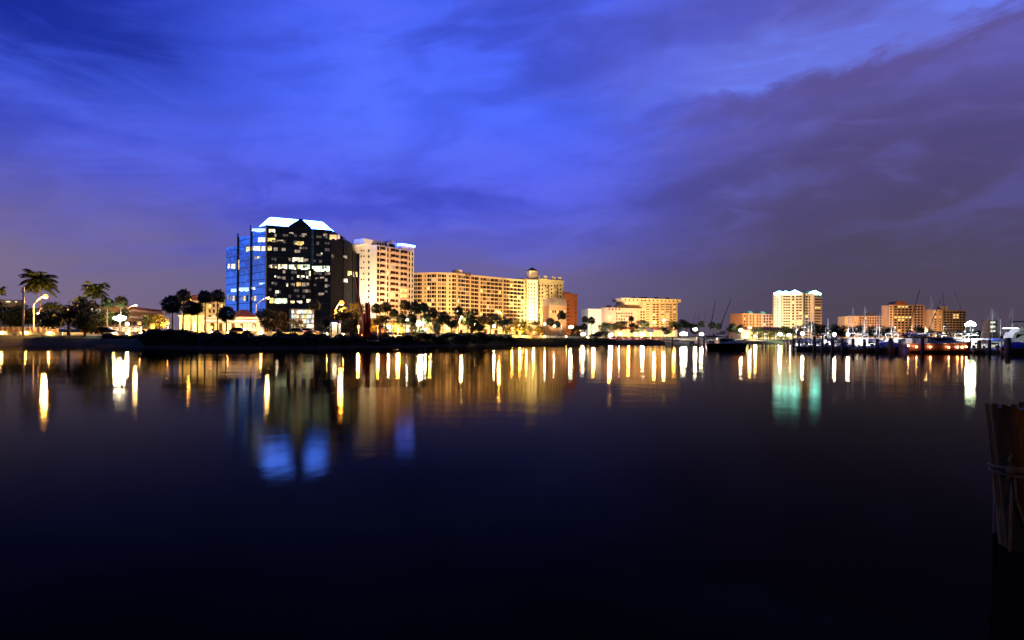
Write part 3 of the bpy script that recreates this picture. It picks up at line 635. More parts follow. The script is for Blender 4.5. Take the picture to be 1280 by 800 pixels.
p0 = Face(P2(758, 650), P2(764, 650)); o.part('penthouse', MB().box(p0.pt(p0.L / 2, za + 2, -3), (p0.L, 6, 4.6)), M['stucco'])
p0 = Face(P2(770, 652), P2(781, 654)); o.part('penthouse', MB().box(p0.pt(p0.L / 2, zb + 1.6, -3), (p0.L, 6, 3.6)), M['cream'])
for i in range(7): o.winpx(fb, 748 + i * 4.2, 749.9 + i * 4.2, 385.5, 387.4, M['dark_glass']) if i > 2 else None
for r_ in range(5):
    for i in range(7): o.winpx(fb, 770 + i * 3.05 + r_ * .1, 771.7 + i * 3.05 + r_ * .1, 390.8 + r_ * 3.6, 392.7 + r_ * 3.6, M['lit_warm'] if rnd.random() < .08 else M['dark_glass'])
    for i in range(3): o.winpx(fb if i == 0 else fd, 797.3 + i * 3.3, 799.2 + i * 3.3, 389 + r_ * 3.5, 391 + r_ * 3.5, M['dark_glass']) if i else None
for r_ in range(11):
    y = 380 + r_ * 3.1
    for x, w_ in ((808, 3.6), (816, 3.2), (820.5, 2.8), (826.5, 3.4), (832.5, 3.4), (838, 1.4), (841.8, 2.6)):
        o.winpx(fd, x, x + w_, y, y + 1.7, M['lit_warm'] if rnd.random() < .10 else M['dark_glass' if rnd.random() < .5 else 'brown_glass'])
    for x in (808, 826.5, 832.5, 841.8): o.bal(fd, fd.s_px(x - .3)[0], fd.s_px(x + 3.5)[0], fd.s_px(x, y + 2.2)[2], M['cream'], 1.3, .8)
o.done(100)

# --- orange building with teal domes
o = Bld('domed_building', 'orange apartment building topped with small teal domes beside the white high-rise', 948, 660)
base = o.base.z; f = Face(P2(928, 650), P2(968, 668)); z = f.s_px(945, 392)[2]; bk = Vector((-f.n.x, -f.n.y)) * 18
fm = f.s_px(952)[0]; a_, m_, b_ = f.a, Vector(f.pt(fm, 0)[:2]), f.b
o.part('wall', MB().prism([a_, m_, m_ + bk, a_ + bk], base, z), M['orange'], 'orange wing'); o.part('wall', MB().prism([m_ + f.t * .02, b_, b_ + bk, m_ + bk + f.t * .02], base, z - .4), M['pink'], 'pale pink wing')
for x, r_ in ((932, 2.2), (940, 4.0), (956, 4.0)):
    p = f.pt(f.s_px(x)[0], z - .2, -4); mb = MB(); mb.ball((p.x, p.y, p.z), (r_, r_, r_ * .95), 14, 10); o.part('dome', mb, M['teal'], smooth=True)
for r_ in range(8):
    y = 394 + 3.5 * r_
    for x in (930, 933, 937.5, 941, 946, 949.5): o.winpx(f, x, x + 1.5, y, y + 1.9, M['lit_warm'] if rnd.random() < .08 else M['brown_glass'])
    for x in (954.5, 958, 961.5, 964.5): o.winpx(f, x, x + 2.0, y, y + 2.2, M['lit_warm'] if rnd.random() < .1 else M['dark_glass'])
for x in (935.5, 944, 951.7): o.part('pilaster', MB().box(f.pt(f.s_px(x)[0], (z + base) / 2, .3), (1.1, .8, z - base - .5), f.rz), M['peach'])
o.done()

# --- white high-rise with lit crown
o = Bld('highrise_tower', 'tall pale high-rise with glowing teal-white pointed crown rising behind the marina', 997, 655)
base = o.base.z
fa, za = block(P2(967, 652), P2(976, 645), (971, 366), 22, M['stucco']); fb, zb = block(P2(977.5, 643), P2(1004, 643), (990, 366), 24, M['cream'])
fc, zc = block(P2(1004, 650), P2(1016, 652), (1010, 366.5), 22, M['cream']); fd, zd = block(P2(1017, 648), P2(1027, 656), (1022, 366.5), 22, M['peach'])
for nm, f, pts_, z in (('crown_roof', fa, (967, 977), za), ('crown_roof', fb, (978, 988), zb), ('crown_roof', fb, (988.5, 1001), zb), ('crown_roof', fd, (1017, 1026), zd)):
    s0, s1 = f.s_px(pts_[0])[0], f.s_px(pts_[1])[0]; c = f.pt((s0 + s1) / 2, z, -4.5); h_ = (s1 - s0) / 2; t3 = Vector((f.t.x, f.t.y, 0)); n3 = Vector((f.n.x, f.n.y, 0))
    rise = 3.2 if pts_[0] > 985 else 2.1
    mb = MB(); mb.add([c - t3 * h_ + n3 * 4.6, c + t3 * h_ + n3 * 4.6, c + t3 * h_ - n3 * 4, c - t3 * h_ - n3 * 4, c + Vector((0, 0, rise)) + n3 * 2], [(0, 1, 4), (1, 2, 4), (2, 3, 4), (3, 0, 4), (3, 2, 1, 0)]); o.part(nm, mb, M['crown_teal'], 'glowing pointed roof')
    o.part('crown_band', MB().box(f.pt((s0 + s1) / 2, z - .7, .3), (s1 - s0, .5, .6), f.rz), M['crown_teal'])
p = P2(1009, 655); o.part('rooftop_plant', MB().box((p.x, p.y, zc + 1.5), (4, 4, 3)), M['darkroof'])
for r_ in range(16):
    y = 370 + 3.46 * r_
    lit = lambda p_: M['lit_yellow'] if rnd.random() < p_ else (M['dark_glass'] if rnd.random() < .7 else M['brown_glass'])
    hotrow = r_ in (2, 6, 9, 10, 13, 14)
    for x, w_ in ((979.2, 2.3), (982.3, 2.1), (985.3, 2.0), (990.2, 2.4), (995.2, 2.9), (999.0, 3.1)): o.winpx(fb, x, x + w_, y - .1, y + 2.1, lit(.45 if hotrow and x > 989 else .06 + .02 * max(0, r_ - 9)))
    for x in (968.5, 971.5): o.winpx(fa, x, x + .8, y, y + 1.6, lit(.04))
    for x, w_ in ((1006.8, 2.8), (1011, 2.8)): o.winpx(fc, x, x + w_, y, y + 2.2, lit(.03))
    o.winpx(fd, 1018.8, 1025.5, y + .2, y + 2.0, lit(.10)); o.bal(fd, fd.s_px(1018)[0], fd.s_px(1026.3)[0], fd.s_px(1022, y + 2.6)[2], M['peach'], 1.4, .6)
    o.bal(fb, fb.s_px(979)[0], fb.s_px(987.6)[0], fb.s_px(983, y + 2.5)[2], M['cream'], 1.2, .55); o.bal(fb, fb.s_px(995)[0], fb.s_px(1002.5)[0], fb.s_px(999, y + 2.5)[2], M['cream'], 1.2, .55)
p = P2(976.7, 646); o.part('recess', MB().box((p.x, p.y + 3, (base + za) / 2), (1.4, 4, za - base - 1)), M['greycl'], 'dark vertical recess')
p = P2(1004.5, 647.5); o.part('recess', MB().box((p.x, p.y, (base + zc) / 2), (1.1, 1.5, zc - base - 1)), M['greycl'], 'dark vertical recess')
o.done(100)

# --- far right blocks
o = Bld('waterfront_flats', 'long low block of pinkish flats above the dark trees behind the marina', 1084, 660)
base = o.base.z; 
for x0, x1, y, mt, D in ((1056, 1060.3, 395.5, 'peach', 648), (1061.5, 1073.5, 395, 'peach', 646), (1074, 1104, 395, 'pink', 652), (1104.5, 1113, 396, 'peach', 648)):
    f, z = block(P2(x0, D), P2(x1, D), ((x0 + x1) / 2, y), 14, M[mt], 'flats bay')
    n_ = int((x1 - x0) / 3.1)
    for r_ in range(8):
        for i in range(n_):
            if mt == 'peach' and x1 < 1070: continue
            x = x0 + 1 + i * 3.1; yy = y + 1.6 + r_ * 3.2
            o.winpx(f, x, x + (1.6 if mt == 'pink' else 1.0), yy, yy + (2.2 if mt == 'pink' else .8), M['lit_warm'] if rnd.random() < .09 else M['brown_glass'])
p = P2(1088, 655); z = at(1088, 393, 655).z; o.part('rooftop_plant', MB().box((p.x, p.y, z), (7, 5, 2.2)), M['darkroof'])
o.done(90)
o = Bld('barrel_roof_tower', 'brown apartment tower with barrel-vaulted roof and one bright yellow floor band', 1134, 640)
base = o.base.z
fa, za = block(P2(1111.5, 630), P2(1116.5, 628), (1114, 381), 20, M['peach'], 'pale end bay'); fb, zb = block(P2(1116.5, 630), P2(1141, 630), (1128, 381), 20, M['peach'], 'vaulted front'); fc, zc = block(P2(1141, 632), P2(1156, 644), (1149, 381), 20, M['pink'], 'plain side')
s0, s1 = fb.s_px(1118)[0], fb.s_px(1134)[0]; mb = MB(); arc = [((s0 + s1) / 2 + (s1 - s0) / 2 * math.cos(math.pi * i / 12), zb - .3 + 4.2 * math.sin(math.pi * i / 12)) for i in range(13)]
vs_ = [fb.pt(a, z, .3) for a, z in arc] + [fb.pt(a, z, -14) for a, z in arc]; mb.add(vs_, [tuple(range(12, -1, -1)), tuple(range(13, 26))] + [(i, i + 1, 14 + i, 13 + i) for i in range(12)]); o.part('roof', mb, M['tile'], 'barrel-vaulted roof')
for r_ in range(13):
    y = 382.5 + r_ * 3.3
    o.winpx(fa, 1112.6, 1115, y, y + 1.9, M['dark_glass'])
    for i in range(5): o.winpx(fb, 1118 + i * 4.6, 1121 + i * 4.6, y, y + 2.0, M['lit_yellow'] if r_ == 4 or (r_ in (0, 5) and i in (1, 2)) else M['lit_warm'] if rnd.random() < .05 else M['dark_glass'])
    for i in range(3): o.winpx(fc, 1143 + i * 4, 1145.6 + i * 4, y, y + 2.0, M['lit_warm'] if rnd.random() < .05 else M['dark_glass'])
    for i in range(5): o.bal(fb, fb.s_px(1117.6 + i * 4.6)[0], fb.s_px(1121.4 + i * 4.6)[0], fb.s_px(1120, y + 2.5)[2], M['brown'], 1.1, .4)
o.done(100)
o = Bld('twin_wing_flats', 'square reddish block of flats with a darker wing to its side behind the yachts', 1184, 650)
base = o.base.z
fa, za = block(P2(1161.5, 640), P2(1178, 640), (1170, 387), 18, M['peach'], 'reddish wing'); fb, zb = block(P2(1178, 644), P2(1207.5, 650), (1193, 388), 18, M['brown'], 'darker brown wing')
for r_ in range(11):
    y = 389 + r_ * 3.2
    o.winpx(fa, 1168, 1170.4, y, y + 1.5, M['lit_warm'] if r_ in (0, 2, 8) else M['brown_glass']); o.winpx(fa, 1163.5, 1164.6, y, y + 1.3, M['dark_glass']); o.winpx(fa, 1174.5, 1175.6, y, y + 1.3, M['lit_warm'] if r_ == 2 else M['dark_glass'])
    for i in range(7): o.winpx(fb, 1179.5 + i * 4, 1182.2 + i * 4, y + .4, y + 2.4, M['lit_warm'] if (r_ in (1, 2) and i in (3, 4)) else M['dark_glass'])
    for i in range(7): o.bal(fb, fb.s_px(1179 + i * 4)[0], fb.s_px(1182.7 + i * 4)[0], fb.s_px(1180, y + 2.9)[2], M['concrete'], 1.0, .35)
p = P2(1178, 645); o.part('penthouse', MB().box((p.x, p.y, za + 1.6), (7, 6, 3.4)), M['brown'])
o.done(100)
o = Bld('harbour_office', 'narrow dark harbour office with stacked pale balconies beside the tall white mast', 1240, 330)
base = o.base.z; f, z = block(P2(1237, 330), P2(1246, 330), (1241, 400), 6, M['brown'])
for y in (402, 407.5, 413): o.winpx(f, 1238, 1244, y, y + 1.6, M['lit_white']); o.bal(f, .2, f.L - .2, f.s_px(1241, y + 3.2)[2], M['concrete'], 1.0, .5)
o.done()

# --- low buildings of the port side
o = Bld('terrace_house', 'pale two-storey terrace building with long level galleries behind the white globe lamp', 178, 190)
base = o.base.z; f, z = block(P2(157, 180), P2(200, 205), (178, 387), 10, M['brown'])
for y in (391, 399): o.bal(f, .5, f.L - .5, f.s_px(178, y)[2], M['pink'], 1.6, .5)
for i in range(6): o.winpx(f, 160 + i * 6, 164 + i * 6, 394.5, 397.5, M['brown_glass' if i % 3 else 'lit_dim']); o.winpx(f, 160 + i * 6, 164 + i * 6, 402, 406, M['lit_warm' if i == 2 else 'brown_glass'])
zz = z; o.part('roof', MB().prism([f.pt(-.6, 0, .8), f.pt(f.L + .6, 0, .8), f.pt(f.L + .6, 0, -10.5), f.pt(-.6, 0, -10.5)], z, z + .5), M['tile'], 'thin reddish flat roof')
o.done()
o = Bld('clubhouse', 'low house with a lit white roof edge at the far end behind the dark trees', 12, 200)
base = o.base.z; f, z = block(P2(-14, 200), P2(28, 205), (10, 376.5), 12, M['stucco'])
o.part('roof', MB().prism([f.pt(-1, 0, 1), f.pt(f.L + .5, 0, 1), f.pt(f.L + .5, 0, -12.5), f.pt(-1, 0, -12.5)], z, z + .45), M['stucco'], 'flat white roof')
for x, x2 in ((7.5, 13), (19, 21.5)): o.winpx(f, x, x2, 375.4, 377.6, M['lit_white'], name='roof_lamp')
for i in range(6): o.winpx(f, -8 + i * 6, -5 + i * 6, 384, 388, M['dark_glass'])
o.done()
o = Bld('pavilion', 'brightly floodlit cream garden pavilion behind the dark sabal palms', 242, 150)
base = o.base.z; f, z = block(P2(226, 150), P2(254.5, 152), (240, 396), 8, M['cream'])
o.part('roof', MB().prism([f.pt(-.5, 0, .5), f.pt(f.L + .5, 0, .5), f.pt(f.L + .5, 0, -8.4), f.pt(-.5, 0, -8.4)], z, z + .35), M['stucco'])
for i in range(4): o.winpx(f, 228.5 + i * 6.4, 232 + i * 6.4, 402, 413, M['lit_yellow' if i != 2 else 'lit_white'])
for i in range(5): o.part('column', MB().tube([f.pt(f.L * i / 4, base, .45), f.pt(f.L * i / 4, z, .45)], [.28, .22], 8), M['stucco'])
o.done()
o = Bld('guest_house', 'narrow yellow lit guest house with dark shutters between two sabal palm crowns', 270, 205)
base = o.base.z; f, z = block(P2(259, 200), P2(281.5, 210), (270, 377), 9, M['cream'])
o.part('roof', MB().prism([f.pt(-.4, 0, .5), f.pt(f.L + .4, 0, .5), f.pt(f.L + .4, 0, -9), f.pt(-.4, 0, -9)], z, z + 2.0, [f.pt(1, 0, -3.5), f.pt(f.L - 1, 0, -3.5), f.pt(f.L - 1, 0, -5.5), f.pt(1, 0, -5.5)]), M['tile'])
for r_ in range(4):
    for i in range(4): o.winpx(f, 261 + i * 5, 263.2 + i * 5, 380 + r_ * 7, 384 + r_ * 7, M['lit_yellow' if (i + r_) % 3 == 0 else 'brown_glass'])
o.done()
o = Bld('shop_row', 'row of low shops with long white lit awning below the blue glass office', 292, 165)
base = o.base.z; f, z = block(P2(256, 165), P2(332, 168), (292, 398.5), 9, M['peach'])
o.part('awning', MB().prism([f.pt(.2, 0, 0), f.pt(f.L - .2, 0, 0), f.pt(f.L - .2, 0, 2.0), f.pt(.2, 0, 2.0)][::-1], f.s_px(292, 402.4)[2], f.s_px(292, 400)[2]), M['canvas'], 'long white awning')
o.part('roof', MB().prism([f.pt(-.3, 0, .3), f.pt(f.L + .3, 0, .3), f.pt(f.L + .3, 0, -9), f.pt(-.3, 0, -9)], z, z + .4), M['stucco'])
for i in range(14): o.winpx(f, 258.5 + i * 5.2, 262.2 + i * 5.2, 404, 414, M[['lit_warm', 'brown_glass', 'lit_yellow', 'brown_glass', 'lit_dim'][i % 5]], name='shop_window')
o.done()
o = Bld('hip_roof_house', 'small house with orange lit hipped tile roof at the foot of the glass office', 309, 200)
base = o.base.z; f = Face(P2(298, 198), P2(321, 202)); z = f.s_px(309, 395.5)[2]; bk = Vector((-f.n.x, -f.n.y)) * 9
o.part('wall', MB().prism([f.a, f.b, f.b + bk, f.a + bk], base, z), M['peach'])
o.part('roof', MB().prism([f.pt(-.6, 0, .6), f.pt(f.L + .6, 0, .6), f.pt(f.L + .6, 0, -9.6), f.pt(-.6, 0, -9.6)], z - .05, f.s_px(309, 386.5)[2], [f.pt(2.4, 0, -4), f.pt(f.L - 2.0, 0, -4), f.pt(f.L - 2.0, 0, -5), f.pt(2.4, 0, -5)]), M['tile'], 'hipped clay tile roof')
for i in range(3): o.winpx(f, 301 + i * 6, 304 + i * 6, 397.5, 401, M['lit_warm'])
o.done()
o = Bld('waterside_restaurant', 'long low restaurant with rows of yellow lit windows behind the parked cars', 800, 360)
base = o.base.z; f, z = block(P2(768, 352), P2(846, 366), (805, 412), 10, M['cream'])
o.part('roof', MB().prism([f.pt(-1, 0, 1), f.pt(f.L + 1, 0, 1), f.pt(f.L + 1, 0, -11), f.pt(-1, 0, -11)], z, z + 1.6, [f.pt(2, 0, -4), f.pt(f.L - 2, 0, -4), f.pt(f.L - 2, 0, -6), f.pt(2, 0, -6)]), M['tile'])
for i in range(16): o.winpx(f, 769.5 + i * 4.7, 773 + i * 4.7, 414.5, 420.5, M[['lit_yellow', 'lit_white', 'lit_yellow', 'lit_warm'][i % 4]])
o.done()
o = Bld('dockside_hall', 'low dockside hall glowing yellow at the head of the marina below the domes', 958, 440)
base = o.base.z; f, z = block(P2(926, 436), P2(992, 446), (958, 412.5), 10, M['cream'])
o.part('roof', MB().prism([f.pt(-1, 0, 1), f.pt(f.L + 1, 0, 1), f.pt(f.L + 1, 0, -11), f.pt(-1, 0, -11)], z, z + 2.2, [f.pt(3, 0, -4), f.pt(f.L - 3, 0, -4), f.pt(f.L - 3, 0, -6), f.pt(3, 0, -6)]), M['tile'])
for i in range(14): o.winpx(f, 928 + i * 4.55, 931 + i * 4.55, 415, 424, M[['lit_yellow', 'lit_white', 'lit_yellow', 'lit_yellow', 'lit_white'][i % 5]])
o.done()
# ------------------------------------------------------------------ trees
def crown_sabal(seed, n_=80, droop=1.0):
    """round head of costapalmate fan leaves, unit radius, centred at the origin"""
    r = random.Random(seed); mb = MB()
    for i in range(n_):
        t = 2.39996 * i + r.uniform(-.3, .3); ph = math.asin(max(-.8, min(1, 1 - 1.75 * (i + .5) / n_))) + r.uniform(-.15, .15)
        d = Vector((math.cos(ph) * math.cos(t), math.cos(ph) * math.sin(t), math.sin(ph)))
        side = d.cross(Vector((0, 0, 1))); side = side.normalized() if side.length > .05 else Vector((1, 0, 0)); up = side.cross(d)
        L = r.uniform(.45, .62); c = d * L
        mb.add([side * .015, -side * .015, c - side * .012, c + side * .012], [(0, 1, 2, 3)])
        for k in range(8):
            a = (k - 3.5) / 3.5 * 1.15; q = d * math.cos(a) + side * math.sin(a)
            ln = r.uniform(.24, .60) * (1 - .2 * abs(a)); w_ = .07
            mid = c + q * ln * .6 + up * .03; tip = c + q * ln - Vector((0, 0, 1)) * (.12 + r.uniform(0, .16)) * droop
            s2 = q.cross(up).normalized() * w_
            mb.add([c, mid + s2, tip, mid - s2], [(0, 1, 2, 3)])
    return mb.mesh('crown', MATS['palm_leaf'])
def crown_feather(seed, n_=22):
    """arching pinnate fronds, unit length ~1"""
    r = random.Random(seed); mb = MB()
    for i in range(n_):
        t = 2.39996 * i + r.uniform(-.25, .25); rise = 1.75 - 2.0 * i / n_ + r.uniform(-.2, .2)
        out = Vector((math.cos(t), math.sin(t), 0)); pts = []; L = r.uniform(.85, 1.15)
        for k in range(8):
            u = k / 7; pts.append(out * (L * u * (1 - .12 * u)) + Vector((0, 0, L * (rise * u - (.50 + .36 * rise) * u * u))))
        side = Vector((-out.y, out.x, 0))
        mb.tube(pts, [.022 * (1 - k / 9) for k in range(8)], 4, False)
        for k in range(1, 8):
            for h_ in (0, .25, .5, .75):
                if k == 7 and h_: continue
                p = pts[k].lerp(pts[min(k + 1, 7)], h_); f_ = (pts[min(k + 1, 7)] - pts[k - 1]).normalized()
                for sg in (-1, 1):
                    ln = .30 * math.sin(math.pi * min(.95, (k + h_) / 7.6 + .08)) + .06
                    tip = p + side * sg * ln * .8 + f_ * ln * .55 - Vector((0, 0, 1)) * ln * r.uniform(.25, .6)
                    mb.add([p - f_ * .034, p + f_ * .034, tip + f_ * .012, tip - f_ * .012], [(0, 1, 2, 3)])
    return mb.mesh('crown', MATS['palm_leaf'])
def crown_broad(seed, n_=900, lobes=9, leaf=.07, flat=.8, m_='tree_leaf'):
    r = random.Random(seed); mb = MB()
    cs = []
    for i in range(lobes):
        t = r.uniform(0, 6.28); q = math.sqrt(r.random()) * .66; z = r.uniform(-.55, .6)
        cs.append((Vector((q * math.cos(t), q * math.sin(t), z * flat)), r.uniform(.26, .46)))
    tot = sum(c[1] ** 2 for c in cs)
    for c, rad in cs:
        for _ in range(int(n_ * rad * rad / tot)):
            d = Vector((r.gauss(0, 1), r.gauss(0, 1), r.gauss(0, 1))).normalized()
            p = c + Vector((d.x, d.y, d.z * .8)) * rad * (r.random() ** .35) * r.uniform(.85, 1.12)
            a = Vector((r.gauss(0, 1), r.gauss(0, 1), r.gauss(0, .6))).normalized(); b_ = a.cross(d + Vector((.01, 0, 0)))
            b_ = b_.normalized() if b_.length > .01 else Vector((0, 0, 1)); s_ = leaf * r.uniform(.6, 1.5)
            mb.add([p - a * s_, p + b_ * s_ * .55, p + a * s_, p - b_ * s_ * .55], [(0, 1, 2, 3)])
    return mb.mesh('crown', MATS[m_])
def trunk_palm(seed, lean=.05, r0=.020, r1=.014):
    r = random.Random(seed); a = r.uniform(0, 6.28); mb = MB()
    pts = [Vector((math.cos(a) * lean * (u * u - u), math.sin(a) * lean * (u * u - u), u)) for u in [i / 8 for i in range(9)]]
    rad = [r0 * 1.5, r0 * 1.1] + [r0 + (r1 - r0) * i / 6 for i in range(6)] + [r1 * 1.25]
    return mb.tube(pts, rad, 8).mesh('trunk', M['palm_bark'], True)
def trunk_broad(seed, limbs=7):
    r = random.Random(seed); mb = MB()
    mb.tube([(0, 0, 0), (r.uniform(-.02, .02), r.uniform(-.02, .02), .25), (r.uniform(-.04, .04), r.uniform(-.04, .04), .5)], [.05, .036, .028], 8)
    for i in range(limbs):
        t = 6.28 * i / limbs + r.uniform(-.4, .4); z0 = r.uniform(.28, .5); o_ = r.uniform(.18, .36); z1 = r.uniform(.6, .9)
        mb.tube([(0, 0, z0), (o_ * .45 * math.cos(t), o_ * .45 * math.sin(t), z0 + (z1 - z0) * .6), (o_ * math.cos(t), o_ * math.sin(t), z1)], [.02, .013, .005], 6)
    return mb.mesh('trunk', M['bark'], True)
SAB = [crown_sabal(i, 76 + 6 * i) for i in range(4)]
FEA = [crown_feather(10 + i, 36 + 3 * i) for i in range(3)]
BRO = [crown_broad(20 + i, 2200, 10 + i, .06, .85) for i in range(4)]
DEN = [crown_broad(30 + i, 3600, 12 + i, .05, .75, 'dark_leaf') for i in range(3)]
BUS = [crown_broad(40 + i, 2400, 8 + i, .07, .62, 'dark_leaf') for i in range(4)]
YEL = [crown_broad(50 + i, 1300, 9 + i, .06, .95, 'yellow_leaf') for i in range(2)]
TP = [trunk_palm(60 + i, .07) for i in range(4)]; TB = [trunk_broad(70 + i) for i in range(4)]
nt = [0]
def palm(px, top, r_px, D, label, kind='sabal', cx=None, group='palms along the waterfront'):
    nt[0] += 1; i = nt[0]; D = max(D, shore(px) + 14); r_px *= 1.2 if 440 < px < 640 else 1.08
    b = ground(px, D); b.z -= .1; r_ = r_px * D / F; zc = at(px, top, D).z - r_ * (.80 if kind == 'sabal' else .55); h = zc - b.z
    o = thing('sabal_palm' if kind == 'sabal' else 'feather_palm', label, 'palm tree', b, rnd.uniform(0, 6.28), group)
    t = link('trunk', TP[i % 4], o); t.scale = (max(h, 9) * .8, max(h, 9) * .8, h)
    c = link('crown', SAB[i % 4] if kind == 'sabal' else FEA[i % 3], o, (0, 0, h)); c.scale = (r_, r_, r_)
    return o
def tree(px, top, bot, half, D, label, proto, name='broadleaf_tree', group='trees along the waterfront', cat='tree'):
    """crown from top to bot (photo rows), half-width in pixels"""
    nt[0] += 1; i = nt[0]; D = max(D, shore(px) + 15) if cat == 'tree' and px > 130 else D
    if cat == 'tree': half *= 1.22; top -= 1.2
    b = ground(px, D); b.z -= .15; zt, zb = at(px, top, D).z, at(px, bot, D).z; rx = half * D / F; rz_ = (zt - zb) / 2
    zb = max(zb, b.z + .15) if cat == 'tree' else b.z - .3; rz_ = (zt - zb) / 2; zc = (zt + zb) / 2
    o = thing(name, label, cat, b, rnd.uniform(0, 6.28), group)
    t = link('trunk', TB[i % 4], o); hh = (zt - b.z); t.scale = (rx * 1.2, rx * 1.2, hh)
    c = link('crown', proto[i % len(proto)], o, (0, 0, zc - b.z)); c.scale = (rx, rx, rz_ * 1.18)
    return o
for a in [
    (-2, 359, 8, 140, 'feather palm cut by the edge beyond the clubhouse roof', 'feather'), (49, 342, 20, 150, 'tall feather palm lit from below, behind the orange curved-arm street lamp', 'feather'),
    (119, 355, 15, 150, 'tall feather palm standing over the big dark round tree', 'feather'), (101, 370, 9, 146, 'short round-headed palm tucked against the big dark tree', 'sabal'),
    (134, 372, 8, 150, 'dark sabal palm close beside the tall feather palm', 'sabal'), (151, 370, 8.5, 150, 'lone sabal palm directly above the white globe lamp', 'sabal'),
    (215, 369, 13.5, 120, 'bushiest of the dark sabal palms, with broad ragged head, before the pavilion', 'sabal'), (229, 361, 10, 130, 'sabal palm with an orange lamp glowing beside its head', 'sabal'),
    (238, 376, 11, 119, 'low dark sabal palm in the middle of the pavilion palms', 'sabal'), (247, 378, 8, 122, 'small sabal palm in front of the bright pavilion edge', 'sabal'),
    (256, 363, 10, 117, 'slim sabal palm with full bare trunk crossing the pavilion corner', 'sabal'), (272, 361.5, 10, 128, 'sabal palm whose head stands above the yellow guest house', 'sabal'),
    (283, 382, 11.5, 116, 'stocky sabal palm with orange trunk in front of the white awning', 'sabal'), (393, 374, 8, 140, 'sabal palm in front of the bright office lobby corner', 'sabal'),
    (407, 398, 6.5, 127, 'small black sabal palm with bare trunk beside the lit kiosk', 'sabal'), (470, 379, 7, 150, 'orange lit sabal palm before the blank white wall of the tower', 'sabal'),
    (482, 377, 7, 152, 'sabal palm before the peach balconies, taller than its red-lit neighbour', 'sabal'), (492, 386, 6, 148, 'small dark sabal palm over the white lamp cluster', 'sabal'),
    (506, 375, 7, 150, 'tallest sabal palm at the edge of the white apartment tower', 'sabal'), (519, 377, 8, 155, 'wide sabal palm between apartment tower and long condominium', 'sabal'),
    (529, 378, 7, 158, 'ragged sabal palm at the near end of the long condominium', 'sabal'), (502, 392, 7, 145, 'low dark sabal palm beside the bright lamp by the tower base', 'sabal'),
    (514, 392, 7, 147, 'low sabal palm just over the white globe lamp', 'sabal'), (541, 385, 7, 150, 'sabal palm with a pale lamplit trunk before the condominium', 'sabal'),
    (554, 389, 7, 160, 'round sabal palm above the kerbside car lights', 'sabal'), (573, 383, 6, 165, 'sabal palm with small white lamp at its neck', 'sabal'),
    (532, 392, 6, 152, 'short sabal palm half behind the lamplit-trunk palm', 'sabal'),
    (688, 397, 6.5, 226, 'thin sabal palm standing apart, nearest the yellow hotel entrance', 'sabal'), (696, 401, 5.5, 230, 'shortest of the three thin palms on the lit lawn', 'sabal'),
    (702, 389, 6.5, 228, 'tallest of the three thin palms on the lit lawn', 'sabal'), (731, 395, 5, 280, 'small palm at the corner of the blank white wing', 'sabal'),
    (739, 396, 5.5, 284, 'brown-headed palm just in front of the blank white wing', 'sabal'), (730, 404, 5, 275, 'low palm under the pair by the white wing', 'sabal'),
    (789, 395, 4, 330, 'small palm in front of the pink windowed wing', 'sabal'), (768, 404, 5, 320, 'dark palm to the side of the high yellow floodlamp', 'sabal'),
    (890, 402, 5, 400, 'lamplit palm by the dark motor cruiser', 'sabal'), (877, 401, 5, 400, 'orange lit palm between the huge white lamp and cruiser', 'sabal'), (898, 404, 4.5, 395, 'pinkish lit palm directly over the cruiser cabin', 'sabal'),
]: palm(*a)
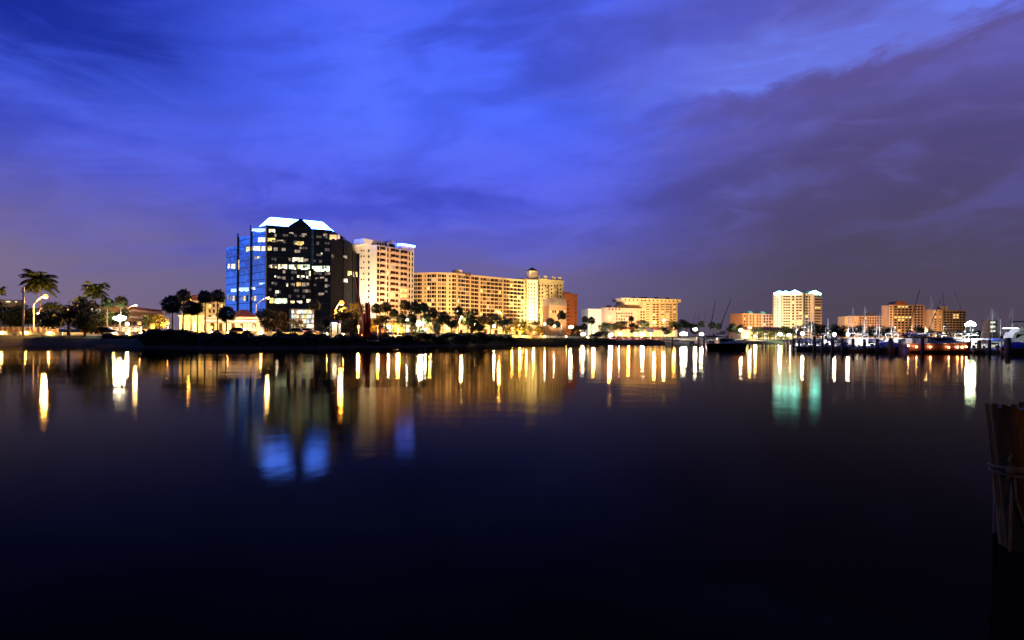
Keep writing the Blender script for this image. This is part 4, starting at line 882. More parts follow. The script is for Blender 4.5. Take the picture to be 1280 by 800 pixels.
for a in [
    (12, 377, 412, 20, 165, 'dark spreading tree hiding the clubhouse front', DEN), (66, 375, 414, 13, 160, 'orange tinged tree beside the curved-arm street lamp', BRO),
    (86, 370, 425, 30, 136, 'big dark tree on the beach between the two lamps', DEN), (106, 384, 426, 20, 134, 'dark low-branched tree leaning from the beach towards the palms', DEN),
    (128, 378, 412, 12, 160, 'dim bushy tree below the tall feather palm', BRO), (196, 388, 414, 15, 150, 'amber lit tree beside the terrace building', YEL), (184, 396, 414, 9, 146, 'small olive tree in front of the terrace building', BRO),
    (36, 384, 414, 15, 168, 'dark tree behind the crossarm pole and notice board', DEN), (146, 384, 412, 13, 165, 'dark tree filling the gap behind the white globe lamp', DEN), (546, 396, 419, 10, 160, 'dark leafy tree under the lamplit-trunk palm', DEN), (520, 400, 419, 10, 165, 'dark tree behind the white globe lamp of the bank', BRO), (594, 398, 419, 10, 178, 'dark tree low between the biggest tree and the orange lit one', DEN), (462, 398, 418, 8, 165, 'orange lit tree seen through the red beams', YEL),
    (334, 384, 417, 14, 135, 'dark broad tree in front of the shop awning end', BRO), (352, 389, 416, 11, 140, 'leafy tree silhouetted against the bright lobby', BRO), (372, 396, 414, 9, 150, 'small yellow-green tree inside the lobby glow', YEL),
    (432, 383, 405, 18, 150, 'umbrella-shaped dark tree under the starry orange lamp', DEN), (448, 373, 400, 13, 175, 'tall orange lit tree behind the red beams', YEL), (436, 400, 419, 11, 145, 'small reddish lit tree beside the kiosk', BRO),
    (478, 393, 417, 10, 142, 'red lit tree between the red beams and white lamps', BRO), (497, 402, 419, 7, 142, 'yellow lit bush-like tree at the base of the apartment tower', YEL),
    (564, 392, 414, 9, 165, 'dark rounded tree before the condominium middle', DEN), (585, 385, 414, 13, 172, 'biggest dark tree before the condominium bend', DEN), (603, 391, 416, 9, 195, 'orange lit tree beside the biggest dark tree', YEL),
    (613, 391, 409, 11, 185, 'dark tree with pale lit trunk before the condominium far wing', DEN), (629, 394, 411, 10, 195, 'dark tree hiding the foot of the condominium end', DEN), (637, 400, 418, 9, 210, 'amber lit tree at the condominium end', YEL),
    (650, 396, 419, 9, 232, 'bright yellow lit tree at the foot of the yellow hotel', YEL), (664, 402, 419, 9, 236, 'orange lit round tree next to the bright yellow one', YEL), (676, 406, 419, 9, 240, 'smaller orange lit tree at the hotel driveway', YEL),
    (722, 407, 423, 8, 275, 'low dark tree between the thin palms and the white wing', BRO), (757, 402, 424, 9, 300, 'reddish brown tree before the pale stepped building', BRO), (748, 414, 428, 10, 285, 'dark low tree at the lawn end', DEN),
    (776, 401, 414, 8, 330, 'brown tree below the pink windowed wing', BRO), (791, 404, 418, 8, 330, 'lamplit umbrella tree before the restaurant', BRO), (803, 400, 415, 8, 335, 'brown tree before the tall orange wing', BRO), (833, 408, 421, 7, 330, 'dark orange tree beside the yellow marker light', BRO),
    (845, 401, 416, 9, 400, 'dark tree behind the huge white lamp', DEN), (858, 399, 413, 9, 420, 'taller dark tree behind the huge white lamp', DEN), (868, 405, 420, 6, 410, 'small dark tree just past the huge white lamp', DEN), (915, 404, 419, 9, 430, 'dark tree behind the cruiser bow', DEN), (923, 405, 417, 6, 440, 'low dark tree short of the domed building', DEN),
    (948, 409, 425, 8, 425, 'dark brown tree in front of the domed building', BRO), (962, 410, 424, 8, 425, 'yellow-green lit tree before the dockside hall', YEL), (984, 406, 421, 8, 430, 'orange lit tree at the foot of the pale high-rise', BRO), (976, 412, 426, 7, 420, 'glowing lime tree beside the dockside hall', YEL),
    (997, 405, 424, 9, 450, 'first big dark tree in the wood beside the pale high-rise', DEN), (1022, 401, 424, 12, 455, 'highest dark tree in the wood beside the pale high-rise', DEN), (1036, 405, 424, 11, 460, 'dark tree in the wood behind the short thick mast', DEN), (1048, 406, 424, 10, 465, 'dark tree ending the low gap of sky before the pinkish flats', DEN),
    (1064, 407, 424, 10, 460, 'dark tree under the blank bay of the pinkish flats', DEN), (1080, 406, 424, 10, 465, 'dark tree under the middle of the pinkish flats', DEN), (1094, 407, 424, 10, 460, 'dark tree under the dark windows of the pinkish flats', DEN), (1108, 408, 424, 9, 450, 'dark tree between the pinkish flats and barrel-roofed tower', DEN),
    (1148, 408, 424, 7, 440, 'dim tree under the barrel-roofed tower side', BRO), (1180, 412, 426, 8, 440, 'lamplit tree under the reddish wing', YEL), (1160, 410, 424, 7, 445, 'small tree in the gap before the reddish wing', BRO), (1222, 413, 426, 8, 440, 'low dark tree past the brightest marina lamp', DEN),
]: tree(*a)
for i, px in enumerate([188, 204, 222, 236, 258, 276, 300, 322, 344, 366, 390, 408, 426, 444]):
    tree(px, -1.5 + [412, 409, 409, 413, 419, 418.5, 419.5, 419.5, 419, 419.5, 420, 419, 418.5, 420][i], 441, [20, 22, 20, 18, 18, 18, 20, 20, 20, 20, 20, 19, 18, 18][i], shore(px) + 4 + (i % 3),
         f'{ORD[i]} dark mangrove bush from the beach end of the unlit bank below the glass office', BUS, 'mangrove_bush', 'mangrove bushes on the dark bank', 'bush')
for i, px in enumerate([470, 488, 508, 528, 545, 560, 577, 592, 606, 620, 634]):
    tree(px, [420, 417.5, 416, 413, 414, 413, 412, 412, 414, 416, 418][i], 438, 17, shore(px) + 5 + (i % 2) * 3,
         f'{ORD[i]} low black bush from the red beams along the bank below the condominium', BUS, 'bank_bush', 'black bushes below the condominium', 'bush')
for px, tp, lb in ((700, 423, 'small dark bush at the feet of the three thin palms'), (707, 422, 'round dark bush beside the tallest thin palm'), (745, 420, 'dark bush at the end of the lit lawn'), (755, 421, 'dark bush next to the first parked car'), (812, 423, 'low bush between parked cars and grey runabout')):
    tree(px, tp, 431, 6, shore(px) + 4, lb, BUS, 'shore_bush', 'bushes by the lit lawn', 'bush')
# distant woods closing the horizon everywhere behind the town
mb = MB(); r = random.Random(5)
for i in range(9000):
    px = r.uniform(-900, 2200); D = r.uniform(760, 900); X = (px - 640) * D / F
    h = 8 + 5 * math.sin(px * .021) + 3 * math.sin(px * .083 + 1); z = 4 + h * (r.random() ** .7); a = r.uniform(0, 6.28); s_ = r.uniform(.8, 1.8)
    dv = Vector((math.cos(a), math.sin(a) * .5, r.uniform(-.5, .5))) * s_
    mb.add([Vector((X, D, z)) - dv, Vector((X, D, z - s_ * .6)), Vector((X, D, z)) + dv, Vector((X, D, z + s_ * .6))], [(0, 1, 2, 3)])
tag(mb.build('distant_woods', MATS['dark_leaf']), 'dark distant woods closing the horizon behind the town', 'woods', kind='stuff')

# ------------------------------------------------------------------ lamps
SOD, AMB, WHT, GRN, WARM = (1, .34, .045), (1, .46, .09), (1, .93, .80), (.72, 1, .80), (1, .66, .28)
def glow(nm, c, s): return emit(nm, c, s)
G = dict(sodium=glow('sodium_lamp_glow', SOD, 1000), amber=glow('amber_lamp_glow', AMB, 800), white=glow('white_lamp_glow', WHT, 420), green=glow('green_white_lamp_glow', GRN, 420), warm=glow('warm_lamp_glow', WARM, 450), dock=glow('dock_lamp_glow', (1, .95, .88), 3000), dockgreen=glow('dock_green_glow', GRN, 180), blaze=glow('blazing_amber_glow', AMB, 1300), path=glow('added_wall_lamp_glow', (1, .58, .18), 330), soft=glow('soft_lamp_glow', WARM, 120), faint=glow('faint_orange_glow', (1, .45, .18), 80))
GLASS = dict(sodium=emit('sodium_lamp_glass', SOD, 2.6), amber=emit('amber_lamp_glass', AMB, 2.6), blaze=emit('blazing_amber_glass', AMB, 3.2), warm=emit('warm_lamp_glass', WARM, 3.0))
POW = dict(sodium=(SOD, 1900), amber=(AMB, 1500), blaze=(AMB, 2600), warm=(WARM, 800))
def bulb(o, p, r_, g_, nm, k=1.0):
    """lamp glass; the coloured lamps carry the light itself just under the glass"""
    if g_ in POW:
        MB().ball(p, r_, 10, 8).build(nm, GLASS[g_], o, True)
        L = bpy.data.lights.new('lamp_light', 'POINT'); L.color = POW[g_][0]; L.energy = 4 * math.pi * POW[g_][1] * math.pi * r_ * r_ * k; L.shadow_soft_size = .42 if o.location.y < 260 else .8
        lo = bpy.data.objects.new('lamp_light', L); COL.objects.link(lo); lo.parent = o; lo.location = (p[0], p[1] - r_ * .6, p[2] - r_ - L.shadow_soft_size - .03)
    else: MB().ball(p, r_, 10, 8).build(nm, G[g_], o, True)
def street_lamp(px, py, D, base_px, label, g_='sodium', r_=.36, m_='pale_pole', group='curved-arm street lamps'):
    D = max(D, shore(px) + 16)
    hd = at(px, py, D); b = ground(base_px, D); o = thing('street_lamp', label, 'street lamp', b, 0, group); v = hd - b
    el_ = v.z * .78
    o_ = MB().tube([(0, 0, 0), (0, 0, .5), (0, 0, el_)], [.16, .12, .09], 8).build('pole', M[m_], o, True)
    MB().tube([(0, 0, el_), (v.x * .35, 0, el_ + (v.z - el_) * .55), (v.x, 0, v.z + .2)], [.08, .07, .06], 6).build('arm', M[m_], o, True)
    MB().ball((v.x, 0, v.z + .12), (.55, .25, .16), 10, 6).build('head', M['steel'], o, True)
    bulb(o, (v.x, 0, v.z - .08), r_, g_, 'lamp_bulb'); return o
def globe_lamp(px, py, D, label, g_='white', r_=.34, m_='black_metal', group='globe lamps on posts', base_px=None):
    big = r_ > .58; rs = r_; r_ = min(.34, .14 + .45 * r_) if r_ > .24 else r_
    if px < 870: D = max(D, shore(px) + 14)
    hd = at(px, py, D); b = ground(px if base_px is None else base_px, D); b.z = max(b.z, .6); o = thing('globe_lamp', label, 'lamp post', b, 0, group); h = max(hd.z - b.z, .6)
    MB().tube([(0, 0, 0), (0, 0, .4), (0, 0, h - r_)], [.12, .07, .055], 8).build('pole', M[m_], o, True)
    MB().tube([(0, 0, h - r_ * 1.15), (0, 0, h - r_ * .7)], [.14, .2], 8).build('collar', M[m_], o, True)
    r_ = r_ * .62 if g_ == 'dock' else r_; bulb(o, (0, 0, h), r_, g_, 'globe', 3.5 if big else 1.0)
    if g_ == 'dock':   # hood added on the open-water side to keep lamp streaks off the water
        mb = MB(); R_ = r_ * 1.8; na, ne = 12, 6
        vs_ = [(R_ * math.cos(R(-68 + 138 * j / ne)) * math.sin(R(-125 + 250 * i / na)), -R_ * math.cos(R(-68 + 138 * j / ne)) * math.cos(R(-125 + 250 * i / na)), h + R_ * math.sin(R(-68 + 138 * j / ne))) for j in range(ne + 1) for i in range(na + 1)]
        mb.add(vs_, [(j * (na + 1) + i, j * (na + 1) + i + 1, (j + 1) * (na + 1) + i + 1, (j + 1) * (na + 1) + i) for j in range(ne) for i in range(na)]); mb.build('added_lamp_hood', M['black_metal'], o, True); big = False
    if big:   # globes added on short arms round the post to imitate lamp bloom
        nb = 4 if rs < 1.2 else 6; sp = .5 + .42 * rs
        for i in range(nb):
            t = 6.283 * i / nb + .4; x, y, z = sp * math.cos(t), sp * math.sin(t), h - .35 * sp * (1 + .9 * (i % 2))
            MB().tube([(0, 0, z - r_ * 1.8), (x * .6, y * .6, z - r_ * 1.6), (x, y, z - r_ * .8)], .045, 6).build('arm', M[m_], o, True); MB().ball((x, y, z), r_, 10, 8).build('globe', GLASS.get(g_, G[g_]), o, True)
    return o
for a in [
    (57, 370, 140, 42, 'tall street lamp with curved arm glowing orange under the feather palm', 'blaze', .5), (170, 381, 170, 157, 'street lamp with long slanting arm above the terrace building', 'warm', .3),
    (335, 372, 160, 320, 'street lamp whose white slanting arm crosses the lit office storey', 'warm', .3), (427, 378, 150, 419, 'starry bright orange street lamp above the umbrella-shaped tree', 'sodium', .62), (236.5, 373, 150, 240, 'orange street lamp caught between two sabal palm heads', 'amber', .4),
    (577, 396, 180, 574, 'street lamp with yellow glow on a pale post inside the dark trees', 'warm', .4), (624, 389, 235, 628, 'orange street lamp before the condominium far wing', 'amber', .5), (572, 389, 180, 569, 'small white street lamp at the neck of a palm', 'white', .22)]: street_lamp(*a)
for a in [
    (149.5, 396, 145, 'dazzling white globe lamp on a black post at the beach end', 'white', .95), (159, 405, 160, 'white pillar lamp by the terrace balustrade', 'white', .45), (524, 403, 142, 'round white globe lamp before the condominium near end', 'white', .62), (485.5, 409, 138, 'white globe lamp at the foot of the apartment tower', 'white', .55),
    (508.5, 400, 145, 'pinpoint white lamp between two low palms', 'white', .22), (532, 412, 150, 'small white lamp low in the black bushes', 'white', .2), (594, 405, 185, 'small yellow lamp right of the biggest dark tree', 'soft', .3), (617.5, 408, 200, 'tall oval white lamp in front of the pale tree trunk', 'white', .5),
    (692.5, 407.5, 232, 'small white lamp between the thin palms', 'white', .30), (699, 407.3, 232, 'larger white lamp between the thin palms', 'white', .42), (714, 408, 300, 'greenish white globe lamp between thin palms and orange tower', 'green', 1.0), (729, 417, 285, 'white lamp low at the lawn end', 'white', .6),
    (681, 405, 300, 'white lamp at the hotel driveway', 'white', .5), (667, 415, 240, 'amber path lamp below the orange lit round tree', 'amber', .3), (650, 414, 233, 'amber path lamp under the bright yellow lit tree', 'amber', .32), (603, 414, 190, 'amber path lamp under the orange lit tree by the condominium', 'amber', .22),
    (762, 394.5, 345, 'tall yellow-white floodlamp blazing before the pale stepped building', 'amber', 1.3), (763, 418, 300, 'white lamp low beside the parked cars', 'white', .7), (774, 417, 310, 'second white lamp low along the parked cars', 'white', .5),
    (817.5, 401, 345, 'yellow-white lamp before the tall orange wing', 'amber', 1.2), (829.5, 399, 345, 'paler lamp nearest the corner of the tall orange wing', 'warm', .9), (842, 410, 330, 'round yellow marker light beside the huge white lamp', 'amber', .35), (854.5, 416, 330, 'huge white lamp dazzling at the quay beside the grey runabout', 'white', 2.3), (803, 417.5, 330, 'white lamp under the restaurant tent', 'white', .7),
    (869, 411, 380, 'white post lamp between the huge lamp and the cruiser', 'white', .9), (877, 417, 360, 'white lamp right behind the cruiser stern', 'white', 1.0), (937, 408.5, 430, 'big yellow-white lamp in front of the domed building', 'warm', 1.5), (926, 412, 425, 'white lamp at the near end of the dockside hall', 'white', .8), (944, 419, 410, 'white quay lamp before the dockside hall', 'warm', 1.0), (930, 420, 405, 'quay lamp close to the cruiser bow', 'warm', .9), (975, 417, 410, 'lime-white lamp under the glowing lime tree', 'green', 1.0),
    (1034, 413, 158, 'white lamp behind the short thick mast', 'dock', .4), (1016, 417, 158, 'white lamp in front of the highest dark tree', 'dock', .35), (1070, 415, 158, 'white dock lamp before the middle of the pinkish flats', 'dock', .5), (1092, 417, 158, 'white lamp among the white canopies below the pinkish flats', 'dock', .5), (1117, 417, 158, 'white lamp below the barrel-roofed tower', 'dock', .5), (1146, 417, 158, 'bluish white lamp among the yachts below the reddish wing', 'dock', .5), (1158, 413, 158, 'peach-white lamp between the two brown towers', 'warm', .5), (1196, 418, 158, 'white lamp near the darker wing of the brick-red flats', 'dock', .5),
    (1213, 403, 152, 'highest and brightest green-white lamp of the marina', 'dockgreen', .75), (1231, 416, 158, 'white lamp before the narrow harbour office', 'dock', .4), (986, 418, 405, 'white lamp at the far end of the dockside hall', 'white', .7),
]: globe_lamp(*a)
# quay lamp that lights the near pile
o = thing('quay_lamp', 'amber quay lamp on a wooden post behind the viewpoint, facing the near pile', 'lamp post', (5.2, -7.0, 0))
MB().tube([(0, 0, -1), (0, 0, 4.2)], [.1, .08], 8).build('post', M['timber'], o); MB().tube([(0, 0, 4.2), (-.5, .2, 4.6)], .04, 6).build('bracket', M['steel'], o); MB().ball((-.5, .2, 4.5), .16, 10, 8).build('lamp_bulb', emit('quay_lamp_glow', AMB, 1300), o, True)
# plain poles
def pole(px, top, D, label, r_=.22, name='utility_pole', m_='pale_pole', cat='pole'):
    b = ground(px, D); h = at(px, top, D).z - b.z; o = thing(name, label, cat, b)
    MB().tube([(0, 0, 0), (0, 0, h)], [r_, r_ * .7], 10).build('shaft', M[m_], o, True); MB().ball((0, 0, h + .02), (r_ * .7, r_ * .7, .1), 8, 5).build('cap', M[m_], o, True); return o
pole(29, 359, 134, 'thick bare pale pole without a lamp at the beach end', .26)
sp_ = pole(50, 388, 150, 'orange lit pole with crossarms behind the curved-arm lamp', .22)
h = at(50, 388, 150).z - ground(50, 150).z
for q, (x, L) in enumerate(((-.5, 2.2), (1.2, 2.0))): MB().box((x, 0, h - .6 - q * .8), (L, .08, .1), M=Matrix.Rotation(.5 * q, 3, 'Y')).build('crossarm', M['steel'], sp_)
for x, dz_ in ((-.4, -.7), (1.9, -.9)): MB().ball((x, -.1, h + dz_), .16, 8, 6).build('lamp_bulb', G['soft'], sp_)
def floodlight(px, D, tgt, power, color, label, size=R(75), lift=0.5, group='ground floodlights'):  # uplights added in place of street lighting, hotel and pavilion floods aside
    D = max(D, shore(px) + 13); b = ground(px, D); o = thing('floodlight', label, 'floodlight', b, 0, group)
    src = b + Vector((0, 0, lift)); d = (at(*tgt) - src).normalized(); rot = d.to_track_quat('-Z', 'Y').to_matrix()
    MB().tube([(0, 0, 0), (0, 0, lift - .15)], .06, 6).build('bracket', M['black_metal'], o)
    MB().box((0, 0, lift), (.5, .35, .3), M=rot).build('housing', M['black_metal'], o)
    L = bpy.data.lights.new('flood_beam', 'SPOT'); L.energy = power; L.color = color; L.spot_size = size; L.spot_blend = .8; L.shadow_soft_size = .3
    lo = bpy.data.objects.new('flood_beam', L); COL.objects.link(lo); lo.parent = o; lo.location = Vector((0, 0, lift)) + d * .45; lo.rotation_euler = d.to_track_quat('-Z', 'Y').to_euler()
    return o
FC, FO, FY, FW = (1, .54, .20), (1, .56, .23), (1, .74, .25), (1, .86, .66)
KW = 1000
for a in [
    (463, 292, (460, 345, 318), 120 * KW, FW, 'added floodlight aimed at the blank white end wall'), (492, 285, (492, 335, 325), 130 * KW, FO, 'added floodlight aimed at the peach balconies'), (512, 296, (500, 360, 328), 70 * KW, FO, 'added floodlight aimed at the lower peach storeys'),
    (528, 385, (530, 365, 452), 185 * KW, FC, 'added floodlight aimed at the near end of the condominium'), (560, 385, (560, 362, 450), 185 * KW, FC, 'added floodlight aimed at the condominium centre bays'), (590, 395, (588, 365, 462), 185 * KW, FC, 'added floodlight aimed at the condominium bend'), (620, 410, (620, 370, 480), 185 * KW, FC, 'added floodlight aimed at the condominium far wing'), (642, 430, (645, 375, 495), 130 * KW, FC, 'added floodlight aimed at the condominium last bays'),
    (656, 472, (655, 375, 505), 190 * KW, FY, 'floodlight aimed at the hotel wing'), (666, 470, (666, 365, 501), 185 * KW, FY, 'floodlight aimed at the hotel central bay'), (689, 486, (688, 366, 508), 170 * KW, FY, 'floodlight aimed at the hotel stepped wing'), (697, 446, (697, 388, 468), 85 * KW, FO, 'added floodlight aimed at the pale mansard roof'), (715, 500, (715, 390, 557), 120 * KW, FO, 'added floodlight aimed at the orange tower flank'),
    (742, 575, (745, 395, 642), 330 * KW, FW, 'added floodlight aimed at the blank white wing'), (775, 580, (775, 395, 642), 200 * KW, FO, 'added floodlight aimed at the pink windowed wing'), (800, 590, (798, 388, 655), 260 * KW, FO, 'added floodlight aimed at the pale stair tower'), (820, 585, (818, 390, 655), 230 * KW, FO, 'added floodlight aimed at the tall orange wing'), (838, 590, (838, 388, 660), 220 * KW, FY, 'added floodlight aimed at the corner of the tall orange wing'),
    (938, 585, (938, 402, 655), 200 * KW, FO, 'added floodlight aimed at the orange domed wing'), (958, 590, (958, 402, 662), 180 * KW, FO, 'added floodlight aimed at the pale pink domed wing'), (975, 580, (975, 385, 648), 200 * KW, FW, 'added floodlight aimed at the high-rise near corner'), (992, 570, (990, 390, 643), 230 * KW, FW, 'added floodlight aimed at the high-rise front'), (1018, 575, (1018, 390, 650), 150 * KW, FO, 'added floodlight aimed at the high-rise far bay'),
    (1066, 590, (1066, 405, 648), 150 * KW, FO, 'added floodlight aimed at the blank bay of the pinkish flats'), (1092, 590, (1090, 405, 652), 130 * KW, FO, 'added floodlight aimed at the pinkish flats'), (1125, 580, (1125, 395, 630), 105 * KW, FO, 'added floodlight aimed at the vaulted front'), (1170, 590, (1170, 400, 640), 110 * KW, FO, 'added floodlight aimed at the reddish wing'), (1193, 590, (1193, 400, 645), 50 * KW, FO, 'added floodlight aimed at the darker brown wing'),
    (668, 497, (664.5, 343, 507), 60 * KW, FW, 'floodlight aimed up at the hotel cupola', R(25)), (240, 141, (240, 405, 150), 14 * KW, FY, 'floodlight aimed at the garden pavilion'), (270, 188, (270, 390, 203), 16 * KW, FY, 'added floodlight aimed at the yellow guest house'), (309, 188, (309, 392, 200), 7 * KW, SOD, 'added floodlight aimed at the hipped tile roof'), (292, 152, (292, 400, 166), 14 * KW, FW, 'added floodlight aimed at the long white awning'), (176, 172, (178, 395, 190), 3 * KW, FW, 'added floodlight aimed at the terrace galleries'),
    (448, 157, (448, 385, 175), 9 * KW, SOD, 'small added floodlight under the tall orange lit tree'), (603, 186, (603, 402, 205), 9 * KW, AMB, 'small added floodlight under the orange lit tree by the condominium'), (637, 214, (637, 408, 226), 8 * KW, AMB, 'small added floodlight under the amber lit tree'), (650, 228, (650, 406, 240), 16 * KW, (1, .66, .08), 'small added floodlight under the bright yellow lit tree'), (665, 234, (664, 408, 245), 9 * KW, SOD, 'small added floodlight under the orange lit round tree'), (677, 240, (677, 411, 252), 8 * KW, SOD, 'small added floodlight under the smaller orange lit tree'), (197, 138, (197, 400, 150), 5 * KW, AMB, 'small added floodlight under the amber lit tree by the terrace'), (477, 150, (478, 404, 158), 4 * KW, (1, .12, .03), 'small added red floodlight under the red lit tree'), (497, 152, (497, 410, 160), 4 * KW, (1, .7, .05), 'small added yellow floodlight by the tower base'), (976, 405, (976, 416, 420), 22 * KW, (.75, 1, .2), 'small added lime floodlight under the glowing lime tree'), (758, 310, (757, 410, 318), 8 * KW, SOD, 'small added floodlight under the reddish brown tree'),
]: floodlight(*a)

# ------------------------------------------------------------------ balustrades, signs, kiosk, beams
def fence(x0, x1, D, top, label, n_, name='balustrade'):
    b = ground((x0 + x1) / 2, D); o = thing(name, label, 'fence', b)
    p = [ground(x0 + (x1 - x0) * i / n_, D) - b for i in range(n_ + 1)]
    h = at((x0 + x1) / 2, top, D).z - b.z
    for q in p: MB().box((q.x, q.y, q.z + h / 2), (.32, .32, h + .1)).build('post', M['pale_pole'], o)
    for zz in (h, h * .6, h * .25): 
        mb = MB()
        for a, c in zip(p, p[1:]): mb.tube([a + Vector((0, -.02, zz)), c + Vector((0, -.02, zz))], .07, 5)
        mb.build('rail', M['pale_pole'], o)
    mb = MB()
    for a, c in zip(p, p[1:]):
        m_ = (a + c) / 2; mb.box((m_.x, m_.y, m_.z + h * .40), ((c - a).length - .4, .06, h * .62), math.atan2(c.y - a.y, c.x - a.x))
    mb.build('panel', M['terra'], o)  # orange lamplight on pale concrete put into the panel colour
fence(-25, 72, 152, 409, 'pale posted balustrade with orange lamplight painted on its panels, behind the bare pole', 14); fence(124, 192, 152, 409, 'pale posted balustrade with orange lamplight painted on its panels, below the terrace building', 9)
def sign(px, top, bot, half, D, label, m_='cream', legs=2):
    b = ground(px, D); zt, zb = at(px, top, D).z - b.z, at(px, bot, D).z - b.z; w_ = half * D / F
    o = thing('notice_board', label, 'sign', b)
    MB().box((0, 0, (zt + zb) / 2), (w_ * 2, .16, zt - zb)).build('panel', M[m_], o)
    for i in range(legs): MB().box(((i - (legs - 1) / 2) * w_ * 1.2, .02, zb / 2), (.22, .14, zb)).build('leg', M[m_], o)
def added_promenade_wall(x0, x1, d, label, step=20, h_=.95):  # wall and lamps added as a bright band in place of the lit road
    b = ground((x0 + x1) / 2, shore((x0 + x1) / 2) + d); o = thing('added_promenade_wall', label, 'wall', b); o['kind'] = 'thing'; n_ = int((x1 - x0) / step)
    p = [ground(x0 + (x1 - x0) * i / n_, shore(x0 + (x1 - x0) * i / n_) + d) - b for i in range(n_ + 1)]
    for nm, z0, z1, wd, mt in (('wall_body', -.3, h_, .35, 'stucco'), ('coping', h_ + .003, h_ + .12, .5, 'concrete')):
        mb = MB()
        for a, c in zip(p, p[1:]):
            u = (c - a).normalized(); q = Vector((-u.y, u.x, 0)) * wd / 2; mb.add([a - q + Vector((0, 0, z0)), c - q + Vector((0, 0, z0)), c + q + Vector((0, 0, z0)), a + q + Vector((0, 0, z0)), a - q + Vector((0, 0, z1)), c - q + Vector((0, 0, z1)), c + q + Vector((0, 0, z1)), a + q + Vector((0, 0, z1))], [(3, 2, 1, 0), (4, 5, 6, 7), (0, 1, 5, 4), (1, 2, 6, 5), (2, 3, 7, 6), (3, 0, 4, 7)])
        mb.build(nm, M[mt], o)
    for i, a in enumerate(p[:-1]):
        c = a.lerp(p[i + 1], .5); MB().box((c.x, c.y - .45, c.z + h_ * .9), (.10, .6, .06)).ball((c.x, c.y - .72, c.z + h_ * .88), .09, 8, 6).build('added_wall_lamp', G['path'], o)
added_promenade_wall(256, 440, 15.5, 'long pale lamplit wall added for the bright road band below the shop row and office'); added_promenade_wall(-40, 78, 15, 'pale lamplit wall added at the far beach end', 24, .7); added_promenade_wall(136, 186, 15, 'short lamplit wall added below the terrace balustrade', 16, .7); added_promenade_wall(466, 552, 16, 'lamplit wall added as a bright band below the apartment tower', 18, .6); added_promenade_wall(640, 748, 22, 'low lamplit wall added along the lawn below the yellow hotel', 22, .9)
sign(58, 402.5, 407.5, 6, 140, 'pale notice board on two legs under the orange street lamp'); sign(190, 404.5, 411, 2.6, 140, 'small pale notice board on one post by the amber lit tree', legs=1)
b = ground(419, 136); o = thing('kiosk', 'white lit kiosk frame with open front beside the small black palm', 'kiosk', b); w_ = 5.5 * 136 / F; ht = at(419, 400.5, 136).z - b.z
MB().box((0, 0, ht - .3), (2 * w_ + .4, 2.4, .6)).build('roof', M['stucco'], o)
for sx in (-1, 1):
    for sy in (-1, 1): MB().box((sx * (w_ - .15), sy * 1.0, (ht - .6) / 2), (.3, .3, ht - .6)).build('post', M['stucco'], o)
MB().box((0, .9, (ht - .6) / 2), (2 * w_ - .7, .1, ht - .7)).build('back_panel', M['cream'], o)
MB().box((0, 0, ht - .64), (1.2, .4, .08)).build('ceiling_lamp', emit('kiosk_lamp', (1, .97, .9), 60), o)
b = ground(456, 139); o = thing('steel_sculpture', 'stand of leaning red steel beams on the bank before the white tower', 'sculpture', b)
def beam(p, q, d, nm='beam'):
    p, q = at(p[0], p[1], 139) - b, at(q[0], q[1], 139) - b; q.y += d; v = q - p; mb = MB()
    s_ = .33 if nm == 'beam' else .19; mb.tube([p, q], s_, 4); mb.build(nm, M['red_steel'], o)
beam((458.5, 421), (457.5, 378), .4); beam((461.5, 421), (460, 380), 1.0); beam((455, 421), (455.5, 392), -.6); beam((449, 420.5), (458, 401), .8)
beam((457, 420), (442.5, 338), .3, 'slender_beam'); beam((466, 419), (458, 410), .2, 'slender_beam')
MB().box((.3, .3, .1), (5.4, 2.6, .4)).build('plinth', M['concrete'], o)
b = ground(812, 318); o = thing('market_tent', 'white peaked tent with a green stripe in front of the restaurant', 'tent', b); ht = at(812, 414, 318).z - b.z; w_ = 4.5 * 318 / F
MB().prism([(-w_, -2), (w_, -2), (w_, 2), (-w_, 2)], ht, ht + 1.9, [(-.1, -.1), (.1, -.1), (.1, .1), (-.1, .1)]).build('canopy', M['canvas'], o); MB().box((0, -2.03, ht - .25), (2 * w_, .05, .5)).build('valance', M['teal'], o)
for sx in (-1, 1):
    for sy in (-1, 1): MB().tube([(sx * (w_ - .1), sy * 1.9, 0), (sx * (w_ - .1), sy * 1.9, ht)], .06, 6).build('pole', M['alu'], o)
MB().box((0, 0, ht - .2), (.5, .3, .12)).build('lamp', emit('tent_lamp', (1, .97, .9), 60), o)

